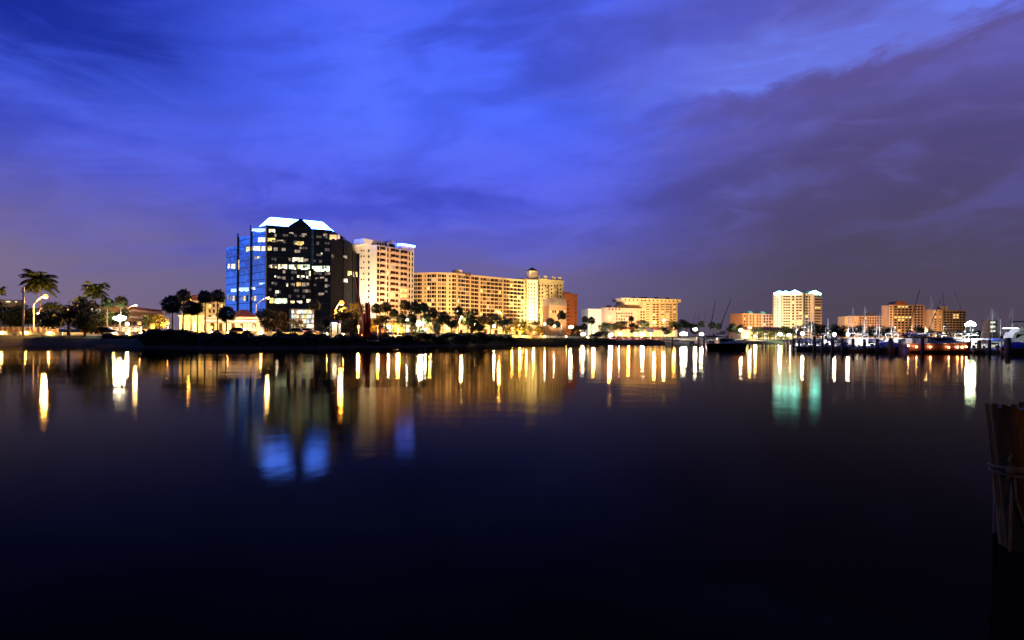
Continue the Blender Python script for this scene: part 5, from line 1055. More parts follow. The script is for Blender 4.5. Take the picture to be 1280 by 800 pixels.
# ------------------------------------------------------------------ cars
def car(px, D, rz, label, paint, lights=False, group='cars parked along the quay'):
    b = ground(px, D); b.z += .05; o = thing('parked_car', label, 'car', b, rz, group)
    L, Wd = 4.5, 1.8; mb = MB()
    prof = [(-2.2, .35), (-2.25, .75), (-2.05, .95), (-1.0, 1.0), (1.2, .95), (2.1, .82), (2.25, .6), (2.2, .35)]
    for sy in (-1, 1): pass
    n_ = len(prof); vs_ = [(x, -.9, z) for x, z in prof] + [(x, .9, z) for x, z in prof]
    mb.add(vs_, [tuple(range(n_)), tuple(range(2 * n_ - 1, n_ - 1, -1))] + [(i, i + n_, (i + 1) % n_ + n_, (i + 1) % n_) for i in range(n_)]); mb.build('body', paint, o)
    mb = MB(); mb.add([(-1.9, -.8, .97), (1.0, -.8, .97), (.35, -.66, 1.45), (-1.3, -.66, 1.45), (-1.9, .8, .97), (1.0, .8, .97), (.35, .66, 1.45), (-1.3, .66, 1.45)], [(0, 1, 2, 3), (7, 6, 5, 4), (1, 5, 6, 2), (0, 3, 7, 4), (3, 2, 6, 7)]); mb.build('cabin_glass', M['dark_glass'], o)
    MB().box((-.48, 0, 1.48), (1.7, 1.34, .06)).build('roof', paint, o)
    for x in (-1.4, 1.4):
        for sy in (-1, 1): MB().tube([(x, sy * .72, .33), (x, sy * .93, .33)], .33, 12).build('wheel', M['rubber'], o)
    for sy in (-1, 1):
        MB().box((2.2, sy * .62, .68), (.12, .36, .16)).build('headlight', G['soft'] if lights else M['chrome'], o); MB().box((-2.24, sy * .62, .78), (.1, .3, .16)).build('tail_light', emit('red_tail_light', (1, .05, .02), 6), o)
    return o
PA = [mat('silver_car_paint', (.4, .4, .42), .3, .05, 1, .5, coat=.6), mat('black_car_paint', (.02, .02, .024), .25, .1, 1, coat=.6), mat('white_car_paint', (.7, .7, .7), .3, .04, 1, coat=.6), mat('blue_car_paint', (.03, .05, .16), .3, .1, 1, coat=.6), mat('red_car_paint', (.35, .02, .02), .3, .08, 1, coat=.6)]
for a in [(538, 404, 175, 'added amber post lamp behind the lamplit-trunk palm', 'amber', .45), (498, 409, 160, 'added amber post lamp in front of the apartment tower entrance', 'amber', .45), (472, 408, 158, 'added amber post lamp beside the red-lit tree', 'sodium', .4), (448, 408, 160, 'added amber post lamp behind the red beams', 'amber', .45), (640, 410, 245, 'added amber post lamp at the condominium end', 'amber', .5), (658, 409, 250, 'added amber post lamp between the yellow and the orange lit trees', 'amber', .5), (346, 407, 150, 'added white post lamp behind the leafy lobby tree', 'white', .4), (300, 409, 150, 'added amber post lamp in front of the shop row', 'amber', .4), (264, 409, 146, 'added amber post lamp by the pavilion corner', 'amber', .4), (210, 404, 150, 'added amber post lamp just behind the bushiest sabal palm', 'amber', .4), (786, 412, 338, 'added amber lamp between two umbrella trees of the restaurant', 'amber', .7), (742, 411, 310, 'added amber lamp at the foot of the blank white wing', 'amber', .6), (725, 413, 300, 'added amber lamp under the orange tower', 'amber', .5), (1003, 417, 160, 'added white dock lamp at the first sailing boats', 'white', .5), (1043, 418, 160, 'added white dock lamp in the gap of sky before the flats', 'white', .5), (1060, 418, 160, 'added white dock lamp beside the tall white cruiser', 'white', .5), (1104, 418, 156, 'added white dock lamp behind the violet boat cover', 'dock', .5), (1130, 419, 155, 'added white dock lamp behind the red-brown stern', 'dock', .5), (1172, 419, 154, 'added white dock lamp over the red-brown foredeck', 'dock', .5), (1184, 417, 154, 'added white dock lamp before the darker brown wing', 'dock', .5), (1205, 417, 153, 'added white dock lamp just short of the brightest one', 'dock', .6), (1222, 417, 152, 'added white dock lamp just past the brightest one', 'dock', .6), (1252, 421, 140, 'added white dock lamp by the white motor yacht', 'dock', .5)]: globe_lamp(*a)  # post and dock lamps added to brighten the waterfront strip and boats
for px, rz, lb, pi_ in ((767, 80, 'silver car nearest the dark bush at the lawn end', 0), (774, 96, 'black car tucked between two silver cars', 1), (782, 85, 'silver car in the middle of the quay row', 0), (790, 92, 'dark blue car under the lamplit umbrella tree', 3), (798, 88, 'white car beside the dark blue one', 2), (806, 95, 'black car in front of the market tent', 1), (815, 86, 'silver car at the tent corner', 0), (823, 90, 'white car ending the quay row before the grey runabout', 2)):
    car(px, shore(px) + 8, R(rz), lb, PA[pi_])
car(117, 142, R(170), 'red car half hidden under the dark low-branched tree', PA[4], group='cars on the beach road'); car(133, 142, R(15), 'black car just past the dark low-branched tree', PA[1], group='cars on the beach road')
car(552, 172, R(200), 'white car with lit headlights at the kerb below the round palm', PA[2], True, 'cars on the beach road'); car(567, 176, R(250), 'black car facing the water with lit headlights', PA[1], True, 'cars on the beach road')
car(300, 136, R(3), 'red car in front of the shop row', PA[4], group='cars on the beach road'); car(368, 142, R(184), 'blue car passing the office lobby', PA[3], group='cars on the beach road'); car(386, 146, R(2), 'white car passing the office lobby corner', PA[2], group='cars on the beach road')
# ------------------------------------------------------------------ boats (x towards the bow, z = 0 at the waterline)
def hull_mesh(L, B, Hh, sheer=.35, transom=.85):
    mb = MB(); N_, sec = 15, []
    for i in range(N_):
        u = i / (N_ - 1); x = (u - .5) * L
        hb = B / 2 * (transom + (1 - transom) * min(1, u * 3)) * (1 - max(0, (u - .45) / .55) ** 2.4); hb = max(hb, .02)
        zs = Hh * (1 + sheer * max(0, u - .3) ** 1.6); rake = .10 * L * max(0, u - .7) / .3
        ch = hb * (.88 - .35 * max(0, u - .5)); zk = -.35 + .35 * max(0, u - .75) * 3
        pts = [(x - rake * .6, 0, zk), (x - rake * .4, ch, min(.05 + .2 * max(0, u - .5), zs * .4)), (x - rake * .15, hb * .97, zs * .62), (x, hb, zs)]
        sec.append(pts)
    vs_ = []
    for p in sec: vs_ += [(x, -y, z) for x, y, z in p[::-1]] + [q for q in p[1:]]
    fs = [(a * 7 + k_, (a + 1) * 7 + k_, (a + 1) * 7 + k_ + 1, a * 7 + k_ + 1) for a in range(N_ - 1) for k_ in range(6)] + [tuple(range(7))[::-1]]
    mb.add(vs_, fs)
    dk = MB(); dv = []
    for p in sec: x, y, z = p[3]; dv += [(x, -y * .96, z - .03), (x, y * .96, z - .03)]
    dk.add(dv, [(2 * a, 2 * a + 2, 2 * a + 3, 2 * a + 1) for a in range(N_ - 1)])
    rb = MB(); rb.tube([(p[3][0], p[3][1] + .02, p[3][2]) for p in sec], .05, 5); rb.tube([(p[3][0], -p[3][1] - .02, p[3][2]) for p in sec], .05, 5)
    return mb, dk, rb
def boat(name, label, px, D, rz, L, B, Hh, hullm, group, sheer=.35, cat='boat', py=None):
    p = at(px, 430, D); o = thing(name, label, cat, (p.x, p.y, 0), R(rz), group)
    a, d_, rb = hull_mesh(L, B, Hh, sheer); a.build('hull', hullm, o, True); d_.build('deck', M['white_gel'], o); rb.build('rub_rail', M['steel'], o); return o
def cabin(o, x0, x1, wd, z0, z1, mt, rake=.5, nm='cabin', wind=True):
    mb = MB(); mb.add([(x0, -wd / 2, z0), (x1, -wd / 2 * .8, z0), (x1, wd / 2 * .8, z0), (x0, wd / 2, z0), (x0 + rake * .2, -wd / 2 * .88, z1), (x1 - rake, -wd / 2 * .7, z1), (x1 - rake, wd / 2 * .7, z1), (x0 + rake * .2, wd / 2 * .88, z1)],
        [(3, 2, 1, 0), (4, 5, 6, 7), (0, 1, 5, 4), (1, 2, 6, 5), (2, 3, 7, 6), (3, 0, 4, 7)]); c = mb.build(nm, mt, o)
    if wind:
        h = z1 - z0
        for sy in (-1, 1):
            q = MB(); y0 = wd / 2 * .93 * sy; q.add([(x0 + .4, y0 * 1.0, z0 + h * .42), (x1 - rake * .9, y0 * .84, z0 + h * .42), (x1 - rake * 1.15, y0 * .80, z0 + h * .82), (x0 + .5, y0 * .96, z0 + h * .82)], [(0, 1, 2, 3)]); q.build('cabin_window', M['dark_glass'], c)
    return c
def rails(o, L, B, z, frac=.5, h=.6):
    mb = MB()
    for sy in (-1, 1):
        pts = []
        for i in range(7):
            u = .5 - frac + frac * i / 6; hb = B / 2 * (1 - max(0, (u - -.05) / .55) ** 2.4) * .92; zz = z * (1 + .35 * max(0, u + .2) ** 1.6)
            pts.append((u * L * .97, sy * max(hb, .03), zz + h)); mb.tube([(pts[-1][0], pts[-1][1], zz - .05), pts[-1]], .025, 4)
        mb.tube(pts, .03, 4)
    mb.build('bow_rail', M['chrome'], o)
def canopy(o, x0, x1, wd, z, mt, z0):
    mb = MB(); arc = [(wd / 2 * math.cos(math.pi * i / 8), z + .28 * math.sin(math.pi * i / 8)) for i in range(9)]
    mb.add([(x0, y, q) for y, q in arc] + [(x1, y, q) for y, q in arc] + [(x0, y, q - .06) for y, q in arc] + [(x1, y, q - .06) for y, q in arc], [(i, i + 1, 10 + i, 9 + i) for i in range(8)] + [(18 + i, 27 + i, 28 + i, 19 + i) for i in range(8)] + [(0, 9, 27, 18), (8, 26, 35, 17)]); c = mb.build('canopy', mt, o)
    mb = MB()
    for x in (x0 + .1, x1 - .1):
        for sy in (-1, 1): mb.tube([(x * .9 + (x0 + x1) * .05, sy * wd * .46, z0), (x, sy * wd * .49, z)], .03, 5)
    mb.build('canopy_frame', M['chrome'], c); return c
def outboard(o, L, z, dy=0): MB().box((-L / 2 - .3, dy, z + .25), (.5, .4, .7)).box((-L / 2 - .25, dy, z - .5), (.2, .18, 1.1)).build('outboard_motor', M['black_metal'], o)
def runabout(label, px, D, rz, L=6.5, hullm=None, can=None, group='white motorboats in the marina slips'):
    B, Hh = L * .34, L * .13 + .1; o = boat('motorboat', label, px, D, rz, L, B, Hh, hullm or M['white_gel'], group)
    cabin(o, -.02 * L, .30 * L, B * .62, Hh - .05, Hh + .42, M['white_gel'], .5, 'foredeck_trunk')
    ws = MB(); ws.add([(.02 * L, -B * .36, Hh + .35), (.12 * L, 0, Hh + .38), (.02 * L, B * .36, Hh + .35), (-.03 * L, B * .34, Hh + .95), (.05 * L, 0, Hh + 1.0), (-.03 * L, -B * .34, Hh + .95)], [(0, 1, 4, 5), (1, 2, 3, 4)]); ws.build('windshield', M['dark_glass'], o)
    for sy in (-1, 1): MB().box((-.15 * L, sy * B * .2, Hh + .25), (.5, .5, .6)).build('seat', M['canvas'], o)
    if can is not None: canopy(o, -.34 * L, .06 * L, B * .86, Hh + 1.75, can, Hh)
    rails(o, L, B, Hh); outboard(o, L, Hh * .7); return o
def cruiser(label, px, D, rz, L=10, hullm=None, can=None, group='cabin cruisers in the marina', fly=True):
    B, Hh = L * .33, L * .13 + .15; o = boat('cabin_cruiser', label, px, D, rz, L, B, Hh, hullm or M['white_gel'], group)
    c = cabin(o, -.22 * L, .26 * L, B * .74, Hh - .05, Hh + 1.25, M['white_gel'], 1.3); cabin(o, .0, .38 * L, B * .55, Hh - .05, Hh + .5, M['white_gel'], .8, 'foredeck_trunk', False)
    if fly:
        cabin(o, -.24 * L, .08 * L, B * .66, Hh + 1.25, Hh + 1.85, M['white_gel'], .5, 'flybridge', False)
        MB().tube([(-.2 * L, -B * .3, Hh + 1.8), (-.26 * L, -B * .28, Hh + 2.7), (-.26 * L, B * .28, Hh + 2.7), (-.2 * L, B * .3, Hh + 1.8)], .07, 6).build('radar_arch', M['white_gel'], o)
        MB().tube([(-.26 * L, B * .2, Hh + 2.7), (-.30 * L, B * .2, Hh + 5.0)], .03, 4).build('antenna', M['alu'], o)
        if can is not None: canopy(o, -.24 * L, .04 * L, B * .7, Hh + 3.0, can, Hh + 1.8)
    elif can is not None: canopy(o, -.46 * L, -.18 * L, B * .86, Hh + 1.6, can, Hh)
    rails(o, L, B, Hh); return o
def sailboat(label, px, D, rz, L, top, mast_px=None, cover='blue_canvas', group='sailing boats in the marina', lean=0.0):
    B, Hh = L * .3, L * .09 + .25; o = boat('sailing_boat', label, px, D, rz, L, B, Hh, M['white_gel'], group, .25)
    cabin(o, -.12 * L, .22 * L, B * .55, Hh - .05, Hh + .5, M['white_gel'], .5)
    mz = at(px, top, D).z; x = .08 * L
    MB().tube([(x, 0, Hh), (x, 0, mz)], [.11, .07], 8).build('mast', M['alu'], o, True)
    MB().box((x, 0, Hh + (mz - Hh) * .55), (.06, B * .6, .05)).build('spreader', M['alu'], o)
    bz = Hh + 1.25; bm = MB().tube([(x, 0, bz), (-.38 * L, 0, bz + .05)], .07, 6).build('boom', M['alu'], o)
    MB().tube([(x - .1, 0, bz + .22), (-.1 * L, 0, bz + .2), (-.37 * L, 0, bz + .16)], [.26, .2, .1], 8).build('sail_cover', M[cover], bm, True)
    r_ = MB(); 
    for q in ((.49 * L, 0, Hh * 1.2), (-.48 * L, 0, Hh), (x - .2, B * .46, Hh), (x - .2, -B * .46, Hh)): r_.tube([(x, 0, mz - .1), q], .014, 4, False)
    r_.build('rigging', M['steel'], o); rails(o, L, B, Hh, .3); return o
def sportfisher(label, px, D, rz, L, tips, group='sport fishing boats with outriggers'):
    o = cruiser(label, px, D, rz, L, None, M['black_canvas'], group); o.name = 'sport_fishing_boat'; B, Hh = L * .33, L * .13 + .15
    inv = Matrix.Rotation(-R(rz), 3, 'Z')
    for (bx, by, tx, ty, rad) in tips:
        p, q = inv @ (at(bx, by, D) - o.location), inv @ (at(tx, ty, D) - o.location)
        sy = 1 if (bx + int(ty)) % 2 > .5 else -1; p.y += sy * .8; q.y += sy * 1.2
        MB().tube([p, p.lerp(q, .5), q], [rad, rad * .8, rad * .5], 6).build('outrigger', M['black_metal'], o)
    return o
# front of the marina
o = cruiser('long dark-hulled express cruiser lying alone before the dockside hall', 908, 143, -4, 9.6, M['navy_gel'], M['black_canvas'], fly=False)
MB().tube([(-1.6, -1.3, 1.35), (-2.3, -1.2, 2.75), (-2.3, 1.2, 2.75), (-1.6, 1.3, 1.35)], .08, 6).build('radar_arch', M['white_gel'], o)
runabout('grey runabout moored by the quay under the huge white lamp', 846, 232, 175, 9.0, M['grey_gel'], None, 'moored motorboats by the quay')
o = cruiser('big red-brown yacht with orange lanterns along its side', 1172, 122, -3, 13.2, M['red_gel'], M['blue_canvas'], fly=False)
for i, (x, y) in enumerate(((1135, 432), (1145, 433.5), (1196.5, 434), (1209, 433.5), (1204, 434.2), (1162, 433.8), (1184, 434))):  # the last two lanterns are added to light the hull amidships
    p = Matrix.Rotation(R(3), 3, 'Z') @ (at(x, y, 120) - o.location); p.y = -2.2 if x < 1190 else -1.75 if x < 1200 else -1.25
    MB().ball((p.x, p.y - .25, p.z), .13, 8, 6).build('lantern', G['faint'], o)
for x, c_ in ((1.2, 'red_cloth'), (2.2, 'red_cloth'), (-.2, 'red_cloth')): MB().box((x, -.6, 2.3), (.75, .25, .55)).build('cushion', M[c_], o)
canopy(o, -5.6, -2.2, 3.4, 3.0, M['black_canvas'], 1.9)
def covered(label, px, D, rz, L, hullm, cov, group='covered boats in the front slips'):
    B, Hh = L * .36, L * .14 + .2; o = boat('covered_boat', label, px, D, rz, L, B, Hh, hullm, group)
    mb = MB(); N_ = 9
    vs_ = []
    for i in range(N_):
        u = i / (N_ - 1); x = (-.48 + .86 * u) * L; hb = B / 2 * (1 - max(0, u - .5) ** 2 * 2.6); hz = Hh + .12 + L * .16 * math.sin(math.pi * min(1, .18 + u * .8)) + .06 * math.sin(i * 2.1)
        vs_ += [(x, -hb * 1.02, Hh - .05), (x, -hb * .6, (Hh + hz) / 2 + .1), (x, 0, hz), (x, hb * .6, (Hh + hz) / 2 + .1), (x, hb * 1.02, Hh - .05)]
    mb.add(vs_, [(a * 5 + k_, (a + 1) * 5 + k_, (a + 1) * 5 + k_ + 1, a * 5 + k_ + 1) for a in range(N_ - 1) for k_ in range(4)] + [(0, 1, 2, 3, 4), tuple(a + (N_ - 1) * 5 for a in (4, 3, 2, 1, 0))]); mb.build('boat_cover', M[cov], o, True); outboard(o, L, Hh * .6); return o
covered('orange-brown hulled boat under a violet cover beside the big red-brown yacht', 1117, 128, -20, 6.4, M['orange_gel'], 'violet_canvas'); covered('boat under a deep blue cover at the very edge of the marina', 1278, 118, -8, 6.6, M['orange_gel'], 'blue_canvas')
runabout('orange-brown open boat next to the violet-covered one', 1101, 127, -28, 5.6, M['orange_gel'], None, 'open boats in the front slips'); runabout('small brown skiff bow-on between two pilings', 1090, 129, -65, 4.6, M['red_gel'], None, 'open boats in the front slips')
runabout('tiny pale red dinghy lit from above near the dark pilings', 1073, 127, -30, 3.6, M['red_gel'], None, 'open boats in the front slips'); runabout('low grey-white boat lying along the front dock', 1057, 134, 178, 6.4, M['grey_gel'], None, 'open boats in the front slips'); runabout('low pale boat behind the first front pilings', 1009, 140, 4, 6.0, M['grey_gel'], None, 'open boats in the front slips'); runabout('dim grey launch moored beneath the short thick mast', 1034, 138, 182, 5.6, M['grey_gel'], M['black_canvas'], 'open boats in the front slips')
runabout('low white tender beyond the red-brown yacht bow', 1218, 126, 8, 3.2, None, None, 'white tenders by the last dock'); runabout('white tender with pale seats near the last piling', 1230, 126, -6, 3.0, None, None, 'white tenders by the last dock'); runabout('largest white tender, lit greenish beside the blue-covered boat', 1247, 124, 10, 4.2, None, None, 'white tenders by the last dock')
# second row
rows = [(1022, 'white motorboat with slanting white canopy below the highest dark tree', 178, 95, 7, 'canvas', 0), (1031, 'white cruiser just short of the short thick mast', 176, 80, 8, 'canvas', 1), (1045, 'white-canopied boat in the gap of sky before the pinkish flats', 180, 100, 7, 'canvas', 0), (1055, 'dark-canopied white boat below the blank bay of the pinkish flats', 175, 85, 7, 'black_canvas', 0),
    (1066, 'tall white cruiser below the blank pinkish bay, highest of its row', 172, 95, 9, 'canvas', 1), (1077, 'white cruiser below the first dark windows of the pinkish flats', 174, 88, 8, 'canvas', 1), (1089, 'white boat with V-shaped white awnings below the pinkish flats', 174, 92, 8, 'canvas', 0), (1097, 'white cruiser below the last bay of the pinkish flats', 180, 85, 8, 'canvas', 1), (1112, 'white cruiser rising behind the violet boat cover', 170, 100, 9, 'canvas', 1),
    (1125, 'white motorboat with long pale canopy behind the red-brown stern', 168, 90, 8, 'canvas', 0), (1137, 'blue-canopied cruiser behind the red-brown yacht cabin', 165, 80, 9, 'blue_canvas', 1), (1150, 'white cruiser shining bluish behind the tall front piling', 165, 95, 9, 'canvas', 1), (1161, 'white motorboat below the reddish wing', 166, 88, 8, 'canvas', 0), (1174, 'dark-canopied cruiser over the red-brown foredeck', 160, 90, 8, 'black_canvas', 1), (1186, 'white motorboat below the darker brown wing', 165, 80, 8, 'canvas', 0),
    (1199, 'white cruiser just short of the brightest marina lamp', 164, 95, 9, 'canvas', 1), (1211, 'white cruiser under the brightest marina lamp', 162, 85, 9, 'canvas', 1), (1222, 'pale boat with grey awning past the brightest marina lamp', 158, 92, 8, 'canvas', 0), (1233, 'white boat below the narrow harbour office', 156, 86, 8, 'canvas', 0), (1243, 'blue-topped boat beneath the tall white mast', 150, 92, 8, 'blue_canvas', 0)]
for px, lb, D, rz, L, cv, cr in rows:
    (cruiser if cr else runabout)(lb, px, D, rz, L, None, M[cv], **({} if cr else {}))
for px, top, D, L, lb in ((996.5, 396, 168, 8, 'sailing boat whose mast stands first before the pale high-rise'), (1006, 391, 172, 8, 'sailing boat with mast before the high-rise dark recess'), (1011, 394, 176, 7, 'sailing boat with slim mast between two taller ones'), (1015.5, 388, 170, 8, 'sailing boat with the tallest mast before the high-rise edge'),
    (1036, 398, 172, 7, 'sailing boat with short thick mast against the open sky'), (1062, 394, 178, 8, 'sailing boat with mast at the blank bay of the pinkish flats'), (1068, 384, 180, 9, 'sailing boat with thin tall mast before the pinkish flats'), (1083, 383, 176, 9, 'sailing boat with tallest mast before the pinkish flats'), (1080, 399, 182, 7, 'sailing boat with stubby mast beside the tallest one'), (1097, 394, 178, 8, 'sailing boat with mast before the dark flats windows'), (1101, 391, 176, 8, 'sailing boat with pale mast before the last flats bay'), (1116, 399, 174, 8, 'sailing boat with mast before the barrel-roofed tower'),
    (1244, 385, 150, 10, 'sailing boat with thick tall white mast by the harbour office'), (1253, 399, 160, 7, 'sailing boat with a short white mast beside the thick tall one'), (1268, 383, 165, 9, 'sailing boat with faint thin mast over the white motor yacht'), (882, 384, 260, 9, 'sailing boat with faint slanting light mast near the huge lamp'), (1166, 369, 190, 11, 'sailing boat with hair-thin tall mast before the reddish wing')):
    sailboat(lb, px, D, 84 + (int(px) % 5) * 4, L, top)
sportfisher('sport fishing boat with two long black poles slanting over the dark cruiser', 899, 250, 80, 11, [(890, 412, 898, 377, .2), (896, 412, 910, 374, .2), (903, 412, 909, 394, .16)])
sportfisher('sport fishing boat with pairs of thin faint poles behind the cruiser stern', 873, 280, 85, 10, [(867, 412, 873, 390, .10), (872, 412, 878, 391, .10)])
sportfisher('sport fishing boat with one long black pole crossing the barrel-roofed tower', 1141, 150, 82, 11, [(1138, 418, 1156, 363, .13)]); sportfisher('sport fishing boat with black pole in the gap between the brown towers', 1157, 152, 84, 11, [(1154, 418, 1170, 374, .13)]); sportfisher('sport fishing boat with brown mast and stay crossing the darker brown wing', 1189, 150, 80, 11, [(1189, 420, 1185, 366, .12), (1198, 388, 1186, 364, .06)])
o = cruiser('large white motor yacht with a dark flybridge top beside the harbour office', 1272, 160, 184, 15, None, M['black_canvas']); cabin(o, -4.5, 3.6, 4.2, 1.9, 4.9, M['white_gel'], 1.6, 'saloon'); cabin(o, -3.6, 1.2, 3.6, 4.9, 5.9, M['white_gel'], .8, 'upper_deck', False); canopy(o, -3.4, .6, 3.6, 7.6, M['black_canvas'], 5.8)
p_ = MB(); p_.box((0, -2.05, 5.95), (4.4, .06, .12)); p_.build('deck_lamp', emit('deck_lamp_strip', (.95, 1, 1), 14), o)

# ------------------------------------------------------------------ docks and pilings
def dock(p0, p1, wd, label, z=.62):
    a, c = at(p0[0], 430, p0[1]), at(p1[0], 430, p1[1]); v = (c - a).to_2d(); L = v.length; rz = math.atan2(v.y, v.x)
    o = thing('floating_dock', label, 'dock', ((a.x + c.x) / 2, (a.y + c.y) / 2, 0), rz, 'floating docks of the marina')
    mb = MB(); n_ = int(L / .5); r = random.Random(int(L * 7))
    for i in range(n_): mb.box(((i + .5) / n_ * L - L / 2, r.uniform(-.02, .02), z + r.uniform(-.008, .008)), (L / n_ - .03, wd, .06))
    mb.build('deck_planks', M['timber'], o)
    for sy in (-1, 1): MB().box((0, sy * (wd / 2 - .1), z - .17), (L, .16, .27)).build('side_beam', M['timber'], o)
    for i in range(max(2, int(L / 9))): MB().box(((i + .5) / max(2, int(L / 9)) * L - L / 2, 0, .1), (2.2, wd * .8, .7)).build('float', M['black_metal'], o)
dock((992, 150), (1100, 133), 2.0, 'long front dock behind the first row of pilings'); dock((1104, 132), (1330, 120), 2.0, 'front dock running past the red-brown yacht to the marina edge', .66)
dock((1000, 168), (1230, 158), 1.8, 'second dock between the two rows of boats'); dock((832, 252), (930, 262), 2.0, 'quay dock behind the grey runabout and the dark cruiser'); dock((1213, 130), (1222, 118), 1.3, 'short finger dock beside the white tenders')
def piling(px, top, D, r_, label, lean=0):
    b = at(px, 430, D); h = at(px, top, D).z; o = thing('mooring_piling', label, 'piling', (b.x, b.y, 0), 0, 'dark mooring pilings of the marina')
    MB().tube([(0, 0, -1.5), (0, 0, .3), (lean, 0, h)], [r_ * 1.05, r_ * 1.05, r_ * .92], 10).build('shaft', M['timber'], o, True); MB().tube([(lean, 0, h - .12), (lean, 0, h + .06), (lean, 0, h + .14)], [r_ * 1.0, r_ * 1.0, r_ * .25], 10).build('cap', M['black_metal'], o)
for px, top, D, r_, lb in ((840.7, 421, 225, .3, 'piling standing before the grey runabout stern lamp'), (873, 424, 180, .3, 'first of the pilings off the dark cruiser stern'), (880, 422, 176, .32, 'taller piling touching the dark cruiser stern'), (888, 426, 190, .28, 'piling hidden half behind the dark cruiser'), (931, 424, 190, .3, 'piling off the dark cruiser bow'), (937, 427, 195, .3, 'short piling beyond the dark cruiser bow'),
    (953, 428, 200, .3, 'short piling in the yellow glare of the dockside hall'), (957, 427, 205, .28, 'close twin of the short piling in the yellow glare'), (981, 425, 165, .3, 'lone piling at the last yellow reflection'), (985.5, 426, 162, .3, 'piling beside the lone one at the last yellow reflection'), (992, 424, 150, .32, 'piling at the outer corner of the front dock'), (999, 425, 148, .28, 'second piling of the front dock, by the low pale boat'),
    (1018, 421, 136, .36, 'stout piling below the highest dark tree'), (1028, 423, 134, .3, 'straight piling with a clear mirror image below the wood'), (1040.5, 424, 132, .32, 'piling below the end of the wood'), (1053, 423.5, 130, .32, 'piling before the low grey-white boat'), (1066.5, 424, 128, .34, 'piling between grey-white boat and pale red dinghy'), (1080.5, 424.5, 127, .34, 'piling between pale red dinghy and brown skiff'), (1096.5, 424.5, 126, .34, 'piling between brown skiff and orange-brown open boat'), (1113.5, 423, 124, .44, 'thick piling in front of the violet boat cover'),
    (1153, 422, 116, .32, 'tall piling standing before the middle of the red-brown yacht'), (1224, 427, 121, .3, 'short piling between the two smaller white tenders'), (1237, 426, 122, .3, 'piling before the large white tender'), (1260, 423, 115, .5, 'thickest piling, beside the blue-covered boat'), (1257, 425, 122, .3, 'thin piling right behind the thickest one')):
    piling(px, top, D, r_, lb)

# ------------------------------------------------------------------ the near pile with rope
D = 6.55; b = at(1287, 430, D); o = thing('near_piling', 'big wet wooden pile with rope lashing close by at the picture edge', 'piling', (b.x, b.y, 0))
pm = bpy.data.materials.new('wet_pile_wood'); pm.use_nodes = True; k = NT(pm.node_tree); bs = pm.node_tree.nodes['Principled BSDF']
tc_ = k.new('ShaderNodeTexCoord'); mp = k.new('ShaderNodeMapping'); mp.inputs['Scale'].default_value = (9, 9, .7); pm.node_tree.links.new(tc_.outputs['Object'], mp.inputs[0])
gr = k.noise(mp.outputs[0], 1.6, 7, .65, .3); sp2 = k.new('ShaderNodeSeparateXYZ'); pm.node_tree.links.new(tc_.outputs['Object'], sp2.inputs[0])
wet = k.step(k.m('ADD', sp2.outputs[2], k.m('MULTIPLY', gr, .3)), .25, .6)
k.put(bs.inputs['Base Color'], k.mix(wet, (.012, .014, .008), k.ramp(gr, [(.3, (.012, .008, .004)), (.55, (.035, .02, .009)), (.75, (.10, .06, .025))])))
k.put(bs.inputs['Roughness'], k.step(gr, .3, .7, .5, .8)); k.put(bs.inputs['Specular IOR Level'], .15); bn = k.new('ShaderNodeBump'); bn.inputs['Strength'].default_value = .8; bn.inputs['Distance'].default_value = .02; k.put(bn.inputs['Height'], gr); pm.node_tree.links.new(bn.outputs[0], bs.inputs['Normal'])
zt = at(1262, 508, D).z; rad = .225; mb = MB(); N_, seg = 40, 96; r = random.Random(3)
ph = [r.uniform(0, 6.28) for _ in range(5)]
CR = [(r.uniform(0, 6.28), r.uniform(.012, .035), r.uniform(.05, .11), r.uniform(-.4, .8)) for _ in range(16)]
vs_ = []
for i in range(N_):
    z = -1.6 + (zt + 1.6) * i / (N_ - 1); lean = -.118 * max(0, z + .1)
    for j in range(seg):
        t = 2 * math.pi * j / seg; rr_ = rad * (1 + .022 * math.sin(3 * t + ph[0] + z) + .018 * math.sin(7 * t + ph[1]) + .012 * math.sin(13 * t + ph[2] + z * 2)) * (1.03 if z < .25 else 1) - sum(gd * max(0, 1 - abs(((t - ga + .05 * math.sin(z * 3 + ga)) + math.pi) % (2 * math.pi) - math.pi) / gw) * max(0, min(1, (z - gz0) * 4)) for ga, gd, gw, gz0 in CR)
        vs_.append((lean + rr_ * math.cos(t), rr_ * math.sin(t), z + ((.018 * math.sin(5 * t) + .022 * math.sin(2 * t + 1) + .012 * math.sin(17 * t)) * max(0, (i - N_ + 6) / 5))))
mb.add(vs_, [(a * seg + j, a * seg + (j + 1) % seg, (a + 1) * seg + (j + 1) % seg, (a + 1) * seg + j) for a in range(N_ - 1) for j in range(seg)])
mb.build('shaft', pm, o, True)
lean = -.118 * (zt + .1)
tp = MB(); rim = [(lean + rad * .93 * math.cos(2 * math.pi * j / seg), rad * .97 * math.sin(2 * math.pi * j / seg), zt - .02 + .018 * math.sin(5 * 2 * math.pi * j / seg) + .022 * math.sin(4 * math.pi * j / seg + 1)) for j in range(seg)]; rim2 = [(lean + rad * .86 * math.cos(2 * math.pi * j / seg), rad * .86 * math.sin(2 * math.pi * j / seg), zt - .022 + .004 * math.sin(j)) for j in range(seg)]
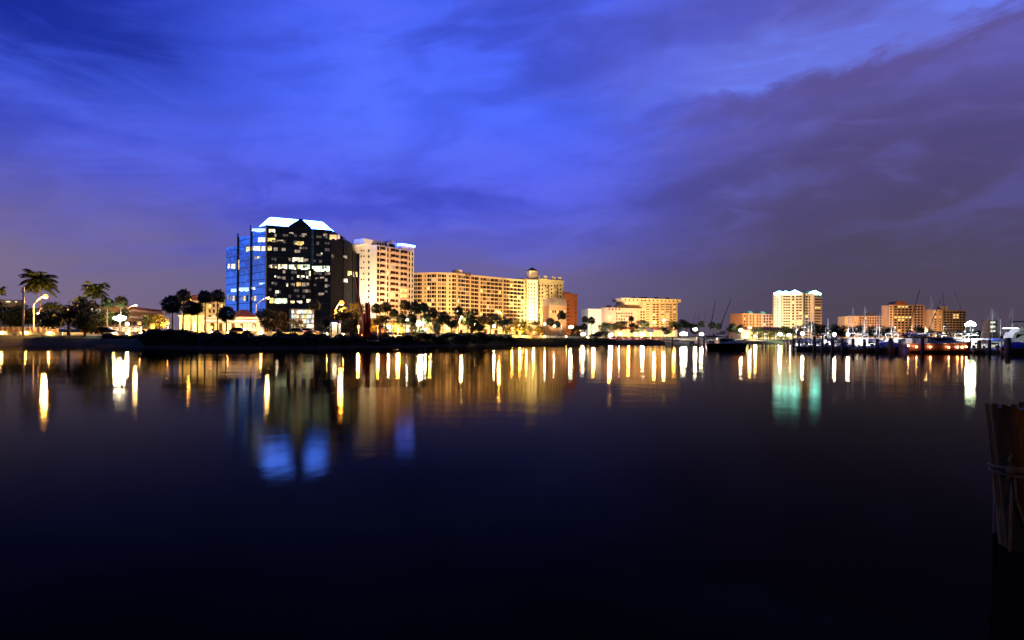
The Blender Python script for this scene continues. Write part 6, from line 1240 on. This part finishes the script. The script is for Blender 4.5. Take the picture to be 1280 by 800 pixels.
tp.add(rim + rim2 + [(lean, 0, zt - .03)], [(j, (j + 1) % seg, seg + (j + 1) % seg, seg + j) for j in range(seg)] + [(seg + j, seg + (j + 1) % seg, 2 * seg) for j in range(seg)])
tp.build('cut_top', mat('sawn_end_grain', (.11, .095, .075), .6, .25, 6, bump=.5), o)
rope = mat('weathered_rope', (.05, .04, .025), .85, .3, 14, bump=.6)
def ring(z, t, tw=0.0, r_=.021):
    pts = []
    for j in range(49): a = 2 * math.pi * j / 48; pts.append((-.118 * (z + .1) + (rad + .012) * math.cos(a), (rad + .012) * math.sin(a), z + tw * math.sin(a * 1 + t)))
    return pts
zr = at(1245, 590, D).z
rp = MB()
for q, (dz_, tw) in enumerate(((0, .018), (.04, -.012), (.075, .02))): rp.tube(ring(zr + dz_, q, tw), .02, 8)
rp.build('rope_lashing', rope, o, True)
kx = -.118 * (zr + .1) - rad * .82; ky = -rad * .62
kn = MB(); kn.ball((kx - .01, ky, zr + .05), (.05, .045, .06), 10, 8); kn.tube([(kx, ky, zr + .05), (kx - .05, ky - .02, zr + .16), (kx - .03, ky - .03, zr + .22)], [.016, .014, .01], 6); kn.tube([(kx, ky, zr + .02), (kx - .06, ky - .01, zr - .04)], [.018, .01], 6); kn.build('knot', rope, o, True)
MB().tube([(kx + .01, ky - .02, zr), (kx + .02, ky - .03, zr - .25), (kx + .10, ky - .07, zr - .55), (kx + .20, ky - .04, zr - .78)], .013, 6).build('loose_rope', rope, o, True)
MB().tube([(kx + .02, ky + .02, zr + .02), (kx - .01, ky, zr - .45), (kx - .02, ky + .01, -.6)], .015, 6).build('hanging_line', rope, o, True)
b = at(1247, 430, D + .5); o = thing('thin_stake', 'thin dark stake in the water touching the big wet pile', 'stake', (b.x, b.y, 0)); hs = at(1246, 566, D + .5).z
MB().tube([(0, 0, -1.4), (.01, 0, .4), (-.01, 0, hs)], [.042, .04, .034], 10).build('shaft', M['timber'], o, True); MB().tube([(-.01, 0, hs - .05), (-.01, 0, hs - .02)], .043, 10).build('band', M['steel'], o)

# copies made from one source share names; report labels carried twice
for lb, gs in LABELS.items():
    if len(gs) > 1: print('DUPLICATE LABEL', lb)
